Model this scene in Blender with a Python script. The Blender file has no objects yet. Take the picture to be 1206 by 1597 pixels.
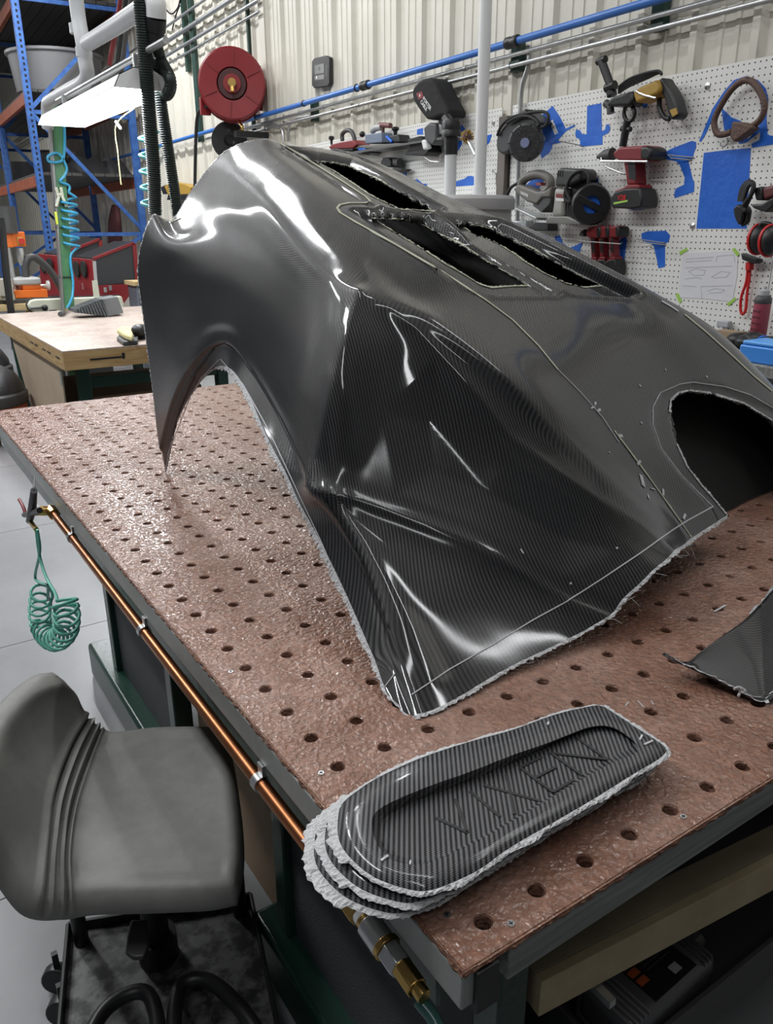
import bpy, bmesh, math, random
import numpy as np
from mathutils import Vector, Matrix
from mathutils.bvhtree import BVHTree

random.seed(7); rng = np.random.default_rng(11)
S = bpy.context.scene
COL = S.collection
R = math.radians

# ------------------------------------------------------------------ camera
TOP = 0.84                       # height of the near work table
CAM = np.array([-0.4314, -0.4724, TOP + 0.6911])
FPX = 1227.1
EUL = (1.22077, 0.0039049, -0.5842628)
cd = bpy.data.cameras.new('camera'); cam = bpy.data.objects.new('camera', cd); COL.objects.link(cam)
cd.sensor_fit = 'HORIZONTAL'; cd.sensor_width = 36.0; cd.lens = FPX / 1206.0 * 36.0
cd.clip_start = 0.02; cd.clip_end = 200
cam.location = CAM; cam.rotation_euler = EUL
S.camera = cam

# ------------------------------------------------------------------ light
w = bpy.data.worlds.new('world'); S.world = w; w.use_nodes = True
w.node_tree.nodes['Background'].inputs[0].default_value = (0.80, 0.88, 1.0, 1)
w.node_tree.nodes['Background'].inputs[1].default_value = 0.045
S.view_settings.view_transform = 'Standard'; S.view_settings.look = 'None'
S.view_settings.gamma = 1.0; S.view_settings.use_curve_mapping = False
S.view_settings.exposure = 0.70

def area(name, loc, sx, sy, power, col=(1.0, 0.97, 0.93), rot=(0, 0, 0)):
    l = bpy.data.lights.new(name, 'AREA'); l.shape = 'RECTANGLE'; l.size = sx; l.size_y = sy
    l.energy = power; l.color = col
    o = bpy.data.objects.new(name, l); COL.objects.link(o); o.location = loc; o.rotation_euler = rot
    return o
CEIL = 4.6
LAMPS = [(-1.5, 2.6, 62), (-1.3, 6.8, 110), (1.3, 4.6, 36), (1.5, 8.8, 90), (-1.3, 11.5, 90), (-1.3, 15.6, 130), (0.45, 1.0, 12), (-1.4, -1.3, 16), (2.3, 0.2, 16)]  # lamps over the shell front and behind the camera are added for reflections
for k, (x, y, p) in enumerate(LAMPS):
    area('unseen_ceiling_light', (x, y, CEIL - 0.13), 0.16, 2.4, p, (0.97, 0.985, 1.0))

# ------------------------------------------------------------------ pixel helpers
_cx, _sx = math.cos(EUL[0]), math.sin(EUL[0]); _cy, _sy = math.cos(EUL[1]), math.sin(EUL[1]); _cz, _sz = math.cos(EUL[2]), math.sin(EUL[2])
ROT = np.array([[_cz, -_sz, 0], [_sz, _cz, 0], [0, 0, 1]]) @ np.array([[_cy, 0, _sy], [0, 1, 0], [-_sy, 0, _cy]]) @ np.array([[1, 0, 0], [0, _cx, -_sx], [0, _sx, _cx]])
def ray(u, v):
    return ROT @ np.array([(u - 603.0) / FPX, -(v - 798.5) / FPX, -1.0])
def proj(X):
    c = (np.asarray(X, float) - CAM) @ ROT
    return np.stack([603.0 + FPX * c[..., 0] / -c[..., 2], 798.5 - FPX * c[..., 1] / -c[..., 2]], -1)
def on(u, v, axis, val):
    d = ray(u, v); return CAM + (val - CAM[axis]) / d[axis] * d
def onx(u, v, x): return on(u, v, 0, x)
def ony(u, v, y): return on(u, v, 1, y)
def onz(u, v, z): return on(u, v, 2, z)
WN = np.array([-math.cos(R(2.5)), math.sin(R(2.5)), 0.0])      # out of the right wall
WE = np.array([-math.sin(R(2.5)), -math.cos(R(2.5)), 0.0])     # along it, towards the camera
W0 = np.array([2.82, 2.0, 0.0]); UP = np.array([0, 0, 1.0])
def W(u, v, d=0.0):
    r = ray(u, v); return CAM + (((W0 - CAM) @ WN + d) / (r @ WN)) * r
def onplane(u, v, p, n):
    r = ray(u, v); return CAM + (((np.asarray(p) - CAM) @ n) / (r @ n)) * r

# ------------------------------------------------------------------ materials
def mat(name, col, rough=0.5, metal=0.0, spec=0.5, bump=None, var=None, coat=0.0, emit=None, alpha=None, trans=None):
    """bump=(scale,strength,detail)  var=(scale,amount,colour2)"""
    m = bpy.data.materials.new(name); m.use_nodes = True
    nt = m.node_tree; b = nt.nodes['Principled BSDF']
    b.inputs['Base Color'].default_value = (*col, 1); b.inputs['Roughness'].default_value = rough
    b.inputs['Metallic'].default_value = metal; b.inputs['Specular IOR Level'].default_value = spec
    b.inputs['Coat Weight'].default_value = coat; b.inputs['Coat Roughness'].default_value = 0.045
    if trans: b.inputs['Transmission Weight'].default_value = trans
    if emit:
        b.inputs['Emission Color'].default_value = (*emit[0], 1); b.inputs['Emission Strength'].default_value = emit[1]
    tc = None
    if bump or var:
        tc = nt.nodes.new('ShaderNodeTexCoord')
    if var:
        n = nt.nodes.new('ShaderNodeTexNoise'); n.inputs['Scale'].default_value = var[0]; n.inputs['Detail'].default_value = 6
        n.inputs['Roughness'].default_value = 0.65
        nt.links.new(tc.outputs['Object'], n.inputs['Vector'])
        r = nt.nodes.new('ShaderNodeValToRGB'); r.color_ramp.elements[0].position = 0.5 - 0.25 / max(var[1], .01) * .5; r.color_ramp.elements[1].position = 0.5 + 0.25 / max(var[1], .01) * .5
        r.color_ramp.elements[0].color = (*col, 1); r.color_ramp.elements[1].color = (*var[2], 1)
        nt.links.new(n.outputs['Fac'], r.inputs[0]); nt.links.new(r.outputs[0], b.inputs['Base Color'])
    if bump:
        n = nt.nodes.new('ShaderNodeTexNoise'); n.inputs['Scale'].default_value = bump[0]; n.inputs['Detail'].default_value = bump[2] if len(bump) > 2 else 3
        nt.links.new(tc.outputs['Object'], n.inputs['Vector'])
        bp = nt.nodes.new('ShaderNodeBump'); bp.inputs['Strength'].default_value = bump[1]; bp.inputs['Distance'].default_value = 0.01
        nt.links.new(n.outputs['Fac'], bp.inputs['Height']); nt.links.new(bp.outputs[0], b.inputs['Normal'])
    return m

class NT:
    """tiny node-graph helper"""
    def __init__(s, m): s.nt = m.node_tree; s.b = s.nt.nodes['Principled BSDF']
    def math(s, op, a, b=None, c=None):
        n = s.nt.nodes.new('ShaderNodeMath'); n.operation = op
        for k, v in enumerate((a, b, c)):
            if v is None: continue
            if isinstance(v, (int, float)): n.inputs[k].default_value = v
            else: s.nt.links.new(v, n.inputs[k])
        return n.outputs[0]
    def node(s, t, **kw):
        n = s.nt.nodes.new(t)
        for k, v in kw.items(): setattr(n, k, v)
        return n
    def link(s, a, b): s.nt.links.new(a, b)
    def mix(s, f, a, b):
        n = s.nt.nodes.new('ShaderNodeMix'); n.data_type = 'RGBA'
        for k, v in ((0, f), (6, a), (7, b)):
            if isinstance(v, (int, float)): n.inputs[k].default_value = v
            elif isinstance(v, tuple): n.inputs[k].default_value = (*v, 1)
            else: s.nt.links.new(v, n.inputs[k])
        return n.outputs[2]

def carbon(name, tow=0.0019, lo=0.010, hi=0.032, coat=1.0, crough=0.05, rough=0.36):
    m = mat(name, (lo, lo, lo), rough, 0.0, 0.5, coat=coat); g = NT(m); b = g.b
    b.inputs['Coat Roughness'].default_value = crough
    uv = g.node('ShaderNodeUVMap'); sp = g.node('ShaderNodeSeparateXYZ'); g.link(uv.outputs[0], sp.inputs[0])
    u = g.math('DIVIDE', sp.outputs[0], tow); v = g.math('DIVIDE', sp.outputs[1], tow)
    s_ = g.math('ADD', g.math('FLOOR', u), g.math('FLOOR', v))
    md = g.math('FLOORED_MODULO', s_, 4.0); wa = g.math('LESS_THAN', md, 1.5)
    tc = g.node('ShaderNodeTexCoord'); n = g.node('ShaderNodeTexNoise'); n.inputs['Scale'].default_value = 9; g.link(tc.outputs['Object'], n.inputs['Vector'])
    rp = g.node('ShaderNodeMapRange'); rp.inputs[1].default_value = .40; rp.inputs[2].default_value = .72; rp.inputs[3].default_value = crough; rp.inputs[4].default_value = crough + .16
    n.inputs['Scale'].default_value = 3.2; n.inputs['Detail'].default_value = 6; g.link(n.outputs['Fac'], rp.inputs[0]); g.link(rp.outputs[0], b.inputs['Coat Roughness'])
    cl = g.mix(wa, (lo, lo, lo * 1.02), (hi, hi, hi * 1.05))
    g.link(cl, b.inputs['Base Color'])
    b.inputs['Metallic'].default_value = 0.0; b.inputs['Specular IOR Level'].default_value = 0.28
    b.inputs['Anisotropic'].default_value = 0.75
    g.link(g.math('MULTIPLY', wa, 0.25), b.inputs['Anisotropic Rotation'])
    tg = g.node('ShaderNodeTangent', direction_type='UV_MAP'); g.link(tg.outputs[0], b.inputs['Tangent'])
    hu = g.math('SINE', g.math('MULTIPLY', g.math('FRACT', u), math.pi)); hv = g.math('SINE', g.math('MULTIPLY', g.math('FRACT', v), math.pi))
    mx = g.node('ShaderNodeMix'); g.link(wa, mx.inputs[0]); g.link(hv, mx.inputs[2]); g.link(hu, mx.inputs[3])
    bp = g.node('ShaderNodeBump'); bp.inputs['Strength'].default_value = 0.5; bp.inputs['Distance'].default_value = 0.0006
    g.link(mx.outputs[0], bp.inputs['Height']); g.link(bp.outputs[0], b.inputs['Normal'])
    return m

M = {}
M['carbon'] = carbon('carbon_twill', 0.0026, 0.0015, 0.040, 0.85, 0.05, 0.30)
M['carbon_panel'] = carbon('carbon_twill_panel', 0.0021, 0.01, 0.15, 0.6, 0.12, 0.4)
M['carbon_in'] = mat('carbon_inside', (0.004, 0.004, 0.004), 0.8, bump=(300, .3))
M['fray'] = mat('frayed_glass_fibre', (0.62, 0.62, 0.63), 0.8, bump=(220, .6))
M['scribe'] = mat('scribe_white', (0.55, 0.55, 0.57), 0.6)
M['seam'] = mat('seam_cream', (0.50, 0.50, 0.38), 0.4)
M['green'] = mat('green_paint', (0.010, 0.040, 0.028), 0.32, bump=(60, .1))
M['green2'] = mat('green_post_paint', (0.05, 0.16, 0.07), 0.4, var=(9, 1, (0.07, 0.20, 0.09)))
M['blackm'] = mat('black_metal', (0.012, 0.012, 0.013), 0.45)
M['rubber'] = mat('black_rubber', (0.015, 0.015, 0.016), 0.7, bump=(80, .15))
M['plastic'] = mat('black_plastic', (0.014, 0.014, 0.015), 0.42)
M['dgrey'] = mat('dark_grey_plastic', (0.06, 0.06, 0.062), 0.5)
M['grey'] = mat('grey_plastic', (0.16, 0.155, 0.14), 0.5)
M['lgrey'] = mat('light_grey', (0.42, 0.42, 0.42), 0.5)
M['pvc'] = mat('grey_pvc', (0.40, 0.41, 0.42), 0.4)
M['white'] = mat('white_paint', (0.72, 0.73, 0.73), 0.45)
M['red'] = mat('red_paint', (0.21, 0.012, 0.016), 0.42)
M['redp'] = mat('red_plastic', (0.20, 0.014, 0.018), 0.45)
M['redbright'] = mat('bright_red', (0.55, 0.02, 0.02), 0.4)
M['tape'] = mat('blue_tape', (0.010, 0.12, 0.60), 0.55, bump=(30, .25, 6), var=(6, 1.2, (0.016, 0.155, 0.68)))
M['blue'] = mat('blue_pipe', (0.035, 0.16, 0.52), 0.35)
M['rackblue'] = mat('rack_blue', (0.025, 0.085, 0.30), 0.45, var=(14, 1.5, (0.04, 0.13, 0.38)))
M['orange'] = mat('rack_orange', (0.34, 0.085, 0.035), 0.5, var=(7, 1.5, (0.25, 0.06, 0.03)))
M['orangeb'] = mat('machine_orange', (0.75, 0.16, 0.015), 0.45)
M['steel'] = mat('galvanised_steel', (0.42, 0.43, 0.43), 0.38, 0.85, var=(30, 1, (0.5, 0.51, 0.51)))
M['hookwire'] = mat('dull_wire', (0.30, 0.30, 0.29), 0.5, 0.4)
M['zinc'] = mat('zinc', (0.6, 0.61, 0.62), 0.3, 0.9)
M['brass'] = mat('brass', (0.55, 0.36, 0.12), 0.28, 1.0)
M['copper'] = mat('copper_pipe', (0.48, 0.19, 0.085), 0.33, 1.0, var=(14, 1, (0.38, 0.14, 0.06)))
M['gold'] = mat('tool_yellow', (0.40, 0.24, 0.035), 0.5)
M['card'] = mat('cardboard', (0.33, 0.24, 0.155), 0.8, var=(5, .8, (0.29, 0.205, 0.13)))
M['dark'] = mat('dark_void', (0.008, 0.008, 0.008), 0.9)
M['teal'] = mat('teal_hose', (0.16, 0.55, 0.42), 0.35, trans=0.15)
M['cyan'] = mat('cyan_hose', (0.16, 0.50, 0.52), 0.35, trans=0.2)
M['cblue'] = mat('blue_hose', (0.03, 0.28, 0.48), 0.35, trans=0.1)
M['hose'] = mat('vacuum_hose', (0.012, 0.022, 0.018), 0.5)
M['brown'] = mat('brown_strap', (0.10, 0.055, 0.04), 0.6, bump=(120, .4))
M['cream'] = mat('cream_paint', (0.55, 0.55, 0.45), 0.5)
M['yellow'] = mat('pale_yellow', (0.62, 0.56, 0.28), 0.5)
M['lime'] = mat('green_tape', (0.36, 0.62, 0.10), 0.6)
M['paper'] = mat('paper', (0.72, 0.72, 0.75), 0.8, bump=(12, .5, 5))
M['ink'] = mat('ink', (0.34, 0.34, 0.37), 0.9)
M['skyblue'] = mat('blue_box', (0.05, 0.26, 0.75), 0.4)
M['wine'] = mat('wine_label', (0.33, 0.06, 0.09), 0.45)

def wood(name, a, b_, scale=(1, 14, 14), rough=0.7, bump=.3):
    m = mat(name, a, rough); g = NT(m)
    tc = g.node('ShaderNodeTexCoord'); mp = g.node('ShaderNodeMapping'); mp.inputs['Scale'].default_value = scale
    g.link(tc.outputs['Object'], mp.inputs[0]); n = g.node('ShaderNodeTexNoise'); n.inputs['Scale'].default_value = 4; n.inputs['Detail'].default_value = 7; n.inputs['Distortion'].default_value = .6
    g.link(mp.outputs[0], n.inputs['Vector']); r = g.node('ShaderNodeValToRGB'); r.color_ramp.elements[0].position = .36; r.color_ramp.elements[1].position = .66
    r.color_ramp.elements[0].color = (*a, 1); r.color_ramp.elements[1].color = (*b_, 1)
    g.link(n.outputs['Fac'], r.inputs[0]); g.link(r.outputs[0], g.b.inputs['Base Color'])
    bp = g.node('ShaderNodeBump'); bp.inputs['Strength'].default_value = bump; bp.inputs['Distance'].default_value = .003; g.link(n.outputs['Fac'], bp.inputs['Height']); g.link(bp.outputs[0], g.b.inputs['Normal'])
    return m
M['greywood'] = wood('weathered_grey_wood', (0.15, 0.155, 0.15), (0.27, 0.28, 0.27), (1.0, 22, 22))
M['pine'] = wood('pine', (0.36, 0.24, 0.11), (0.24, 0.14, 0.055), (1.2, 1.2, 16))
M['pinex'] = wood('pine_bench', (0.50, 0.38, 0.20), (0.40, 0.28, 0.13), (2, 12, 12))
M['ply'] = wood('plywood_edge', (0.20, 0.165, 0.11), (0.30, 0.25, 0.17), (1.0, 3, 40))
M['plyface'] = mat('plywood_face', (0.42, 0.34, 0.21), 0.75, var=(9, .9, (0.33, 0.26, 0.155)))

def tabletop(name, c1, c2, c3, bscale, bstr, rough):
    m = mat(name, c1, rough); g = NT(m)
    tc = g.node('ShaderNodeTexCoord')
    n = g.node('ShaderNodeTexNoise'); n.inputs['Scale'].default_value = 5; n.inputs['Detail'].default_value = 8; n.inputs['Roughness'].default_value = .7; g.link(tc.outputs['Object'], n.inputs['Vector'])
    r = g.node('ShaderNodeValToRGB'); e = r.color_ramp.elements; e[0].position = .35; e[0].color = (*c1, 1); e[1].position = .68; e[1].color = (*c3, 1)
    k = e.new(.5); k.color = (*c2, 1)
    g.link(n.outputs['Fac'], r.inputs[0])
    n3 = g.node('ShaderNodeTexNoise'); n3.inputs['Scale'].default_value = bscale * .7; n3.inputs['Detail'].default_value = 3; g.link(tc.outputs['Object'], n3.inputs['Vector'])
    r3 = g.node('ShaderNodeValToRGB'); r3.color_ramp.elements[0].position = .45; r3.color_ramp.elements[1].position = .7
    r3.color_ramp.elements[0].color = (1, 1, 1, 1); r3.color_ramp.elements[1].color = (1.35, 1.3, 1.25, 1)
    g.link(n3.outputs['Fac'], r3.inputs[0])
    mm = g.node('ShaderNodeMix', data_type='RGBA', blend_type='MULTIPLY'); mm.inputs[0].default_value = 1; g.link(r.outputs[0], mm.inputs[6]); g.link(r3.outputs[0], mm.inputs[7])
    g.link(mm.outputs[2], g.b.inputs['Base Color'])
    n2 = g.node('ShaderNodeTexNoise'); n2.inputs['Scale'].default_value = bscale; n2.inputs['Detail'].default_value = 1.2; n2.inputs['Distortion'].default_value = .35; g.link(tc.outputs['Object'], n2.inputs['Vector'])
    r2 = g.node('ShaderNodeValToRGB'); r2.color_ramp.elements[0].position = .34; r2.color_ramp.elements[1].position = .68; g.link(n2.outputs['Fac'], r2.inputs[0])
    bp = g.node('ShaderNodeBump'); bp.inputs['Strength'].default_value = bstr; bp.inputs['Distance'].default_value = .003; g.link(r2.outputs[0], bp.inputs['Height']); g.link(bp.outputs[0], g.b.inputs['Normal'])
    return m
M['redtop'] = tabletop('rust_red_table_paint', (0.20, 0.098, 0.066), (0.265, 0.15, 0.112), (0.34, 0.22, 0.178), 120, .7, .17)
M['rededge'] = mat('chipped_rust_edge', (0.12, 0.05, 0.03), 0.7, bump=(150, .9), var=(60, 1.4, (0.20, 0.09, 0.05)))
M['browntop'] = tabletop('worn_brown_table_top', (0.26, 0.20, 0.17), (0.33, 0.27, 0.235), (0.38, 0.33, 0.29), 60, .12, .5)
M['concrete'] = mat('polished_concrete', (0.20, 0.205, 0.215), 0.36, bump=(14, .03), var=(1.6, 1.0, (0.25, 0.255, 0.265)))
M['joint'] = mat('floor_joint', (0.10, 0.10, 0.10), 0.8)
M['wallmetal'] = mat('beige_wall_panel', (0.60, 0.575, 0.495), 0.42, var=(2.5, .8, (0.66, 0.635, 0.555)))
M['ceil'] = mat('ceiling_tan', (0.34, 0.31, 0.26), 0.8)
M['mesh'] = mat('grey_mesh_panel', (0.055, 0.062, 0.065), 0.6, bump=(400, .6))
M['seat'] = mat('stool_foam_grey', (0.15, 0.15, 0.138), 0.55, bump=(35, .08, 5), var=(5, 1.1, (0.205, 0.205, 0.187)))
M['tray'] = mat('dusty_black_tray', (0.02, 0.02, 0.02), 0.5, var=(26, 1.6, (0.14, 0.14, 0.14)))

# ------------------------------------------------------------------ mesh helpers
ORG = {}
def nrm(a):
    a = np.asarray(a, float); return a / (np.linalg.norm(a) + 1e-12)
def basis(d):
    d = nrm(d); a = np.array([0, 0, 1.0]) if abs(d[2]) < .9 else np.array([1.0, 0, 0])
    x = nrm(np.cross(a, d)); return x, np.cross(d, x), d
class MB:
    def __init__(s): s.v = []; s.f = []
    def add(s, vs, fs):
        o = len(s.v); s.v += [tuple(map(float, p)) for p in vs]; s.f += [tuple(i + o for i in f) for f in fs]; return s
    def box(s, c, size, ax=None):
        c = np.asarray(c, float); hx = np.asarray(size, float) / 2
        A = np.eye(3) if ax is None else np.array(ax, float)
        vs = [c + A[0] * hx[0] * i + A[1] * hx[1] * j + A[2] * hx[2] * k for i in (-1, 1) for j in (-1, 1) for k in (-1, 1)]
        return s.add(vs, [(0, 1, 3, 2), (4, 6, 7, 5), (0, 4, 5, 1), (2, 3, 7, 6), (0, 2, 6, 4), (1, 5, 7, 3)])
    def bar(s, a, b, w, h, up=(0, 0, 1)):
        a = np.asarray(a, float); b = np.asarray(b, float); d = nrm(b - a); x = nrm(np.cross(d, up)); y = np.cross(x, d)
        return s.box((a + b) / 2, (np.linalg.norm(b - a), w, h), (d, x, y))
    def prism(s, pts, vec):
        pts = [np.asarray(p, float) for p in pts]; vec = np.asarray(vec, float); n = len(pts)
        fs = [tuple(range(n)), tuple(range(2 * n - 1, n - 1, -1))] + [(i, i + n, (i + 1) % n + n, (i + 1) % n) for i in range(n)]
        return s.add(pts + [p + vec for p in pts], fs)
    def cyl(s, a, b, r0, r1=None, n=20, caps=True):
        r1 = r0 if r1 is None else r1; a = np.asarray(a, float); b = np.asarray(b, float); x, y, d = basis(b - a)
        vs = []; 
        for c, r in ((a, r0), (b, r1)):
            vs += [c + r * (math.cos(2 * math.pi * k / n) * x + math.sin(2 * math.pi * k / n) * y) for k in range(n)]
        fs = [(k, (k + 1) % n, n + (k + 1) % n, n + k) for k in range(n)]
        if caps: fs += [tuple(range(n - 1, -1, -1)), tuple(range(n, 2 * n))]
        return s.add(vs, fs)
    def tube(s, pts, r, n=10, closed=False, caps=True):
        P = [np.asarray(p, float) for p in pts]; m = len(P)
        rr = r if hasattr(r, '__len__') else [r] * m
        T = []
        for i in range(m):
            a = P[(i - 1) % m] if (closed or i > 0) else P[0]; b = P[(i + 1) % m] if (closed or i < m - 1) else P[-1]
            T.append(nrm(b - a))
        x, y, _ = basis(T[0]); vs = []
        for i in range(m):
            x = nrm(x - T[i] * (x @ T[i])); y = np.cross(T[i], x)
            vs += [P[i] + rr[i] * (math.cos(2 * math.pi * k / n) * x + math.sin(2 * math.pi * k / n) * y) for k in range(n)]
        fs = []
        for i in range(m if closed else m - 1):
            j = (i + 1) % m
            fs += [(i * n + k, i * n + (k + 1) % n, j * n + (k + 1) % n, j * n + k) for k in range(n)]
        if not closed and caps: fs += [tuple(range(n - 1, -1, -1)), tuple(range((m - 1) * n, m * n))]
        return s.add(vs, fs)
    def lathe(s, prof, o, d, n=24):
        o = np.asarray(o, float); x, y, d = basis(d); m = len(prof); vs = []
        for r, h in prof:
            vs += [o + d * h + max(r, 1e-5) * (math.cos(2 * math.pi * k / n) * x + math.sin(2 * math.pi * k / n) * y) for k in range(n)]
        fs = []
        for i in range(m - 1):
            fs += [(i * n + k, i * n + (k + 1) % n, (i + 1) * n + (k + 1) % n, (i + 1) * n + k) for k in range(n)]
        fs += [tuple(range(n - 1, -1, -1)), tuple(range((m - 1) * n, m * n))]
        return s.add(vs, fs)
    def ball(s, c, r, n=14, m=8, ax=None):
        c = np.asarray(c, float); r = np.asarray(r if hasattr(r, '__len__') else (r, r, r), float)
        A = np.eye(3) if ax is None else np.array(ax, float); vs = []
        for i in range(m + 1):
            t = math.pi * i / m
            for k in range(n):
                p = 2 * math.pi * k / n
                q = np.array([math.sin(t) * math.cos(p), math.sin(t) * math.sin(p), math.cos(t)]) * r
                vs.append(c + q @ A)
        fs = [(i * n + k, (i + 1) * n + k, (i + 1) * n + (k + 1) % n, i * n + (k + 1) % n) for i in range(m) for k in range(n)]
        return s.add(vs, fs)
    def grid(s, P):
        P = np.asarray(P, float); a, b = P.shape[:2]
        return s.add(P.reshape(-1, 3), [(i * b + j, i * b + j + 1, (i + 1) * b + j + 1, (i + 1) * b + j) for i in range(a - 1) for j in range(b - 1)])

def put(name, mb, m, parent=None, label=None, cat=None, group=None, kind=None, smooth=None, bev=0, sub=0, sol=0, base=None, segs=2, uv=None, fix=True, plabel=None):
    V = np.array(mb.v, float)
    if parent is not None: org = ORG[parent.name]
    elif base is not None: org = np.asarray(base, float)
    else:
        lo, hi = V.min(0), V.max(0); org = np.array([(lo[0] + hi[0]) / 2, (lo[1] + hi[1]) / 2, lo[2]])
    me = bpy.data.meshes.new(name); me.from_pydata([tuple(p) for p in (V - org)], [], mb.f); me.update()
    if fix:
        bm = bmesh.new(); bm.from_mesh(me); bmesh.ops.recalc_face_normals(bm, faces=bm.faces); bm.to_mesh(me); bm.free()
    mm = m if isinstance(m, (list, tuple)) else [m]
    for q in mm: me.materials.append(M[q] if isinstance(q, str) else q)
    o = bpy.data.objects.new(name, me); COL.objects.link(o)
    if parent is not None: o.parent = parent
    else: o.location = org
    ORG[o.name] = org
    if sol:
        k = o.modifiers.new('solid', 'SOLIDIFY'); k.thickness = abs(sol); k.offset = -1 if sol > 0 else 1
        if len(mm) > 1: k.material_offset = 1; k.material_offset_rim = 1
    if bev:
        k = o.modifiers.new('bevel', 'BEVEL'); k.width = bev; k.segments = segs; k.limit_method = 'ANGLE'; k.angle_limit = R(35)
    if sub:
        k = o.modifiers.new('sub', 'SUBSURF'); k.levels = sub; k.render_levels = sub
    if smooth is None: smooth = 0 if bev == 0 else 40
    if smooth:
        me.polygons.foreach_set('use_smooth', [True] * len(me.polygons))
        try: me.set_sharp_from_angle(angle=R(smooth))
        except Exception: pass
    tag(o, label, cat, group, kind)
    if plabel: o['label'] = plabel
    return o
def tag(o, label=None, cat=None, group=None, kind=None):
    if label: o['label'] = label
    if cat: o['category'] = cat
    if group: o['group'] = group
    if kind: o['kind'] = kind
def thing(name, label, cat, loc, group=None):
    o = bpy.data.objects.new(name, None); COL.objects.link(o); o.location = tuple(map(float, loc)); o.empty_display_size = .05
    ORG[o.name] = np.asarray(loc, float); tag(o, label, cat, group); return o
def struct(name, mb, m, **k): return put(name, mb, m, kind='structure', **k)
def dup(root, delta, label=None, group=None):
    c = root.copy(); COL.objects.link(c); c.location = Vector(root.location) + Vector(tuple(delta)); ORG[c.name] = ORG[root.name] + np.asarray(delta)
    if label: c['label'] = label
    if group: c['group'] = group
    for ch in list(root.children):
        d = ch.copy(); COL.objects.link(d); d.parent = c
        for gch in list(ch.children):
            e = gch.copy(); COL.objects.link(e); e.parent = d
    return c
# shapes flat against the right wall, drawn from pixels, d = distance off the wall
def wpoly(px, d0, d1): return MB().prism([W(u, v, d1) for u, v in px], -WN * (d1 - d0))
def wcyl(u, v, r, d0, d1, n=24, mb=None): return (mb or MB()).cyl(W(u, v, d1) - WN * (d1 - d0), W(u, v, d1), r, n=n)
def wtube(px, d, r, n=8, mb=None, sm=True):
    P = [W(p[0], p[1], p[2] if len(p) > 2 else d) for p in px]
    return (mb or MB()).tube(spl(P) if sm else P, r, n)
def spl(P, k=6, closed=False):
    P = [np.asarray(p, float) for p in P]; n = len(P); out = []
    if n < 3: return P
    for i in range(n if closed else n - 1):
        g = (lambda q: P[q % n]) if closed else (lambda q: P[min(max(q, 0), n - 1)])
        a, b, c, d = g(i - 1), g(i), g(i + 1), g(i + 2)
        for t in np.linspace(0, 1, k, endpoint=False):
            out.append(.5 * ((2 * b) + (c - a) * t + (2 * a - 5 * b + 4 * c - d) * t * t + (3 * b - a - 3 * c + d) * t ** 3))
    if not closed: out.append(P[-1])
    return out
def text(name, s, size, loc, ex, ey, m, parent, lift=0.0006, align='CENTER', bold=False):
    c = bpy.data.curves.new(name, 'FONT'); c.body = s; c.size = size; c.align_x = align; c.align_y = 'CENTER'; c.extrude = 0.0003; c.resolution_u = 2
    if bold: c.offset = size * .02
    o = bpy.data.objects.new(name, c); COL.objects.link(o)
    ex = nrm(ex); ez = nrm(np.cross(ex, ey)); ey = np.cross(ez, ex)
    dg = bpy.context.evaluated_depsgraph_get(); me = bpy.data.meshes.new_from_object(o.evaluated_get(dg))
    bpy.data.objects.remove(o)
    q = bpy.data.objects.new(name, me); COL.objects.link(q)
    Lc = np.asarray(loc, float) + ez * lift
    mt = Matrix((( ex[0], ey[0], ez[0], Lc[0]), (ex[1], ey[1], ez[1], Lc[1]), (ex[2], ey[2], ez[2], Lc[2]), (0, 0, 0, 1)))
    o3 = ORG[parent.name]; me.transform(Matrix.Translation(Vector(tuple(-o3))) @ mt)
    me.materials.clear(); me.materials.append(M[m]); q.parent = parent; ORG[q.name] = o3
    return q
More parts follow.
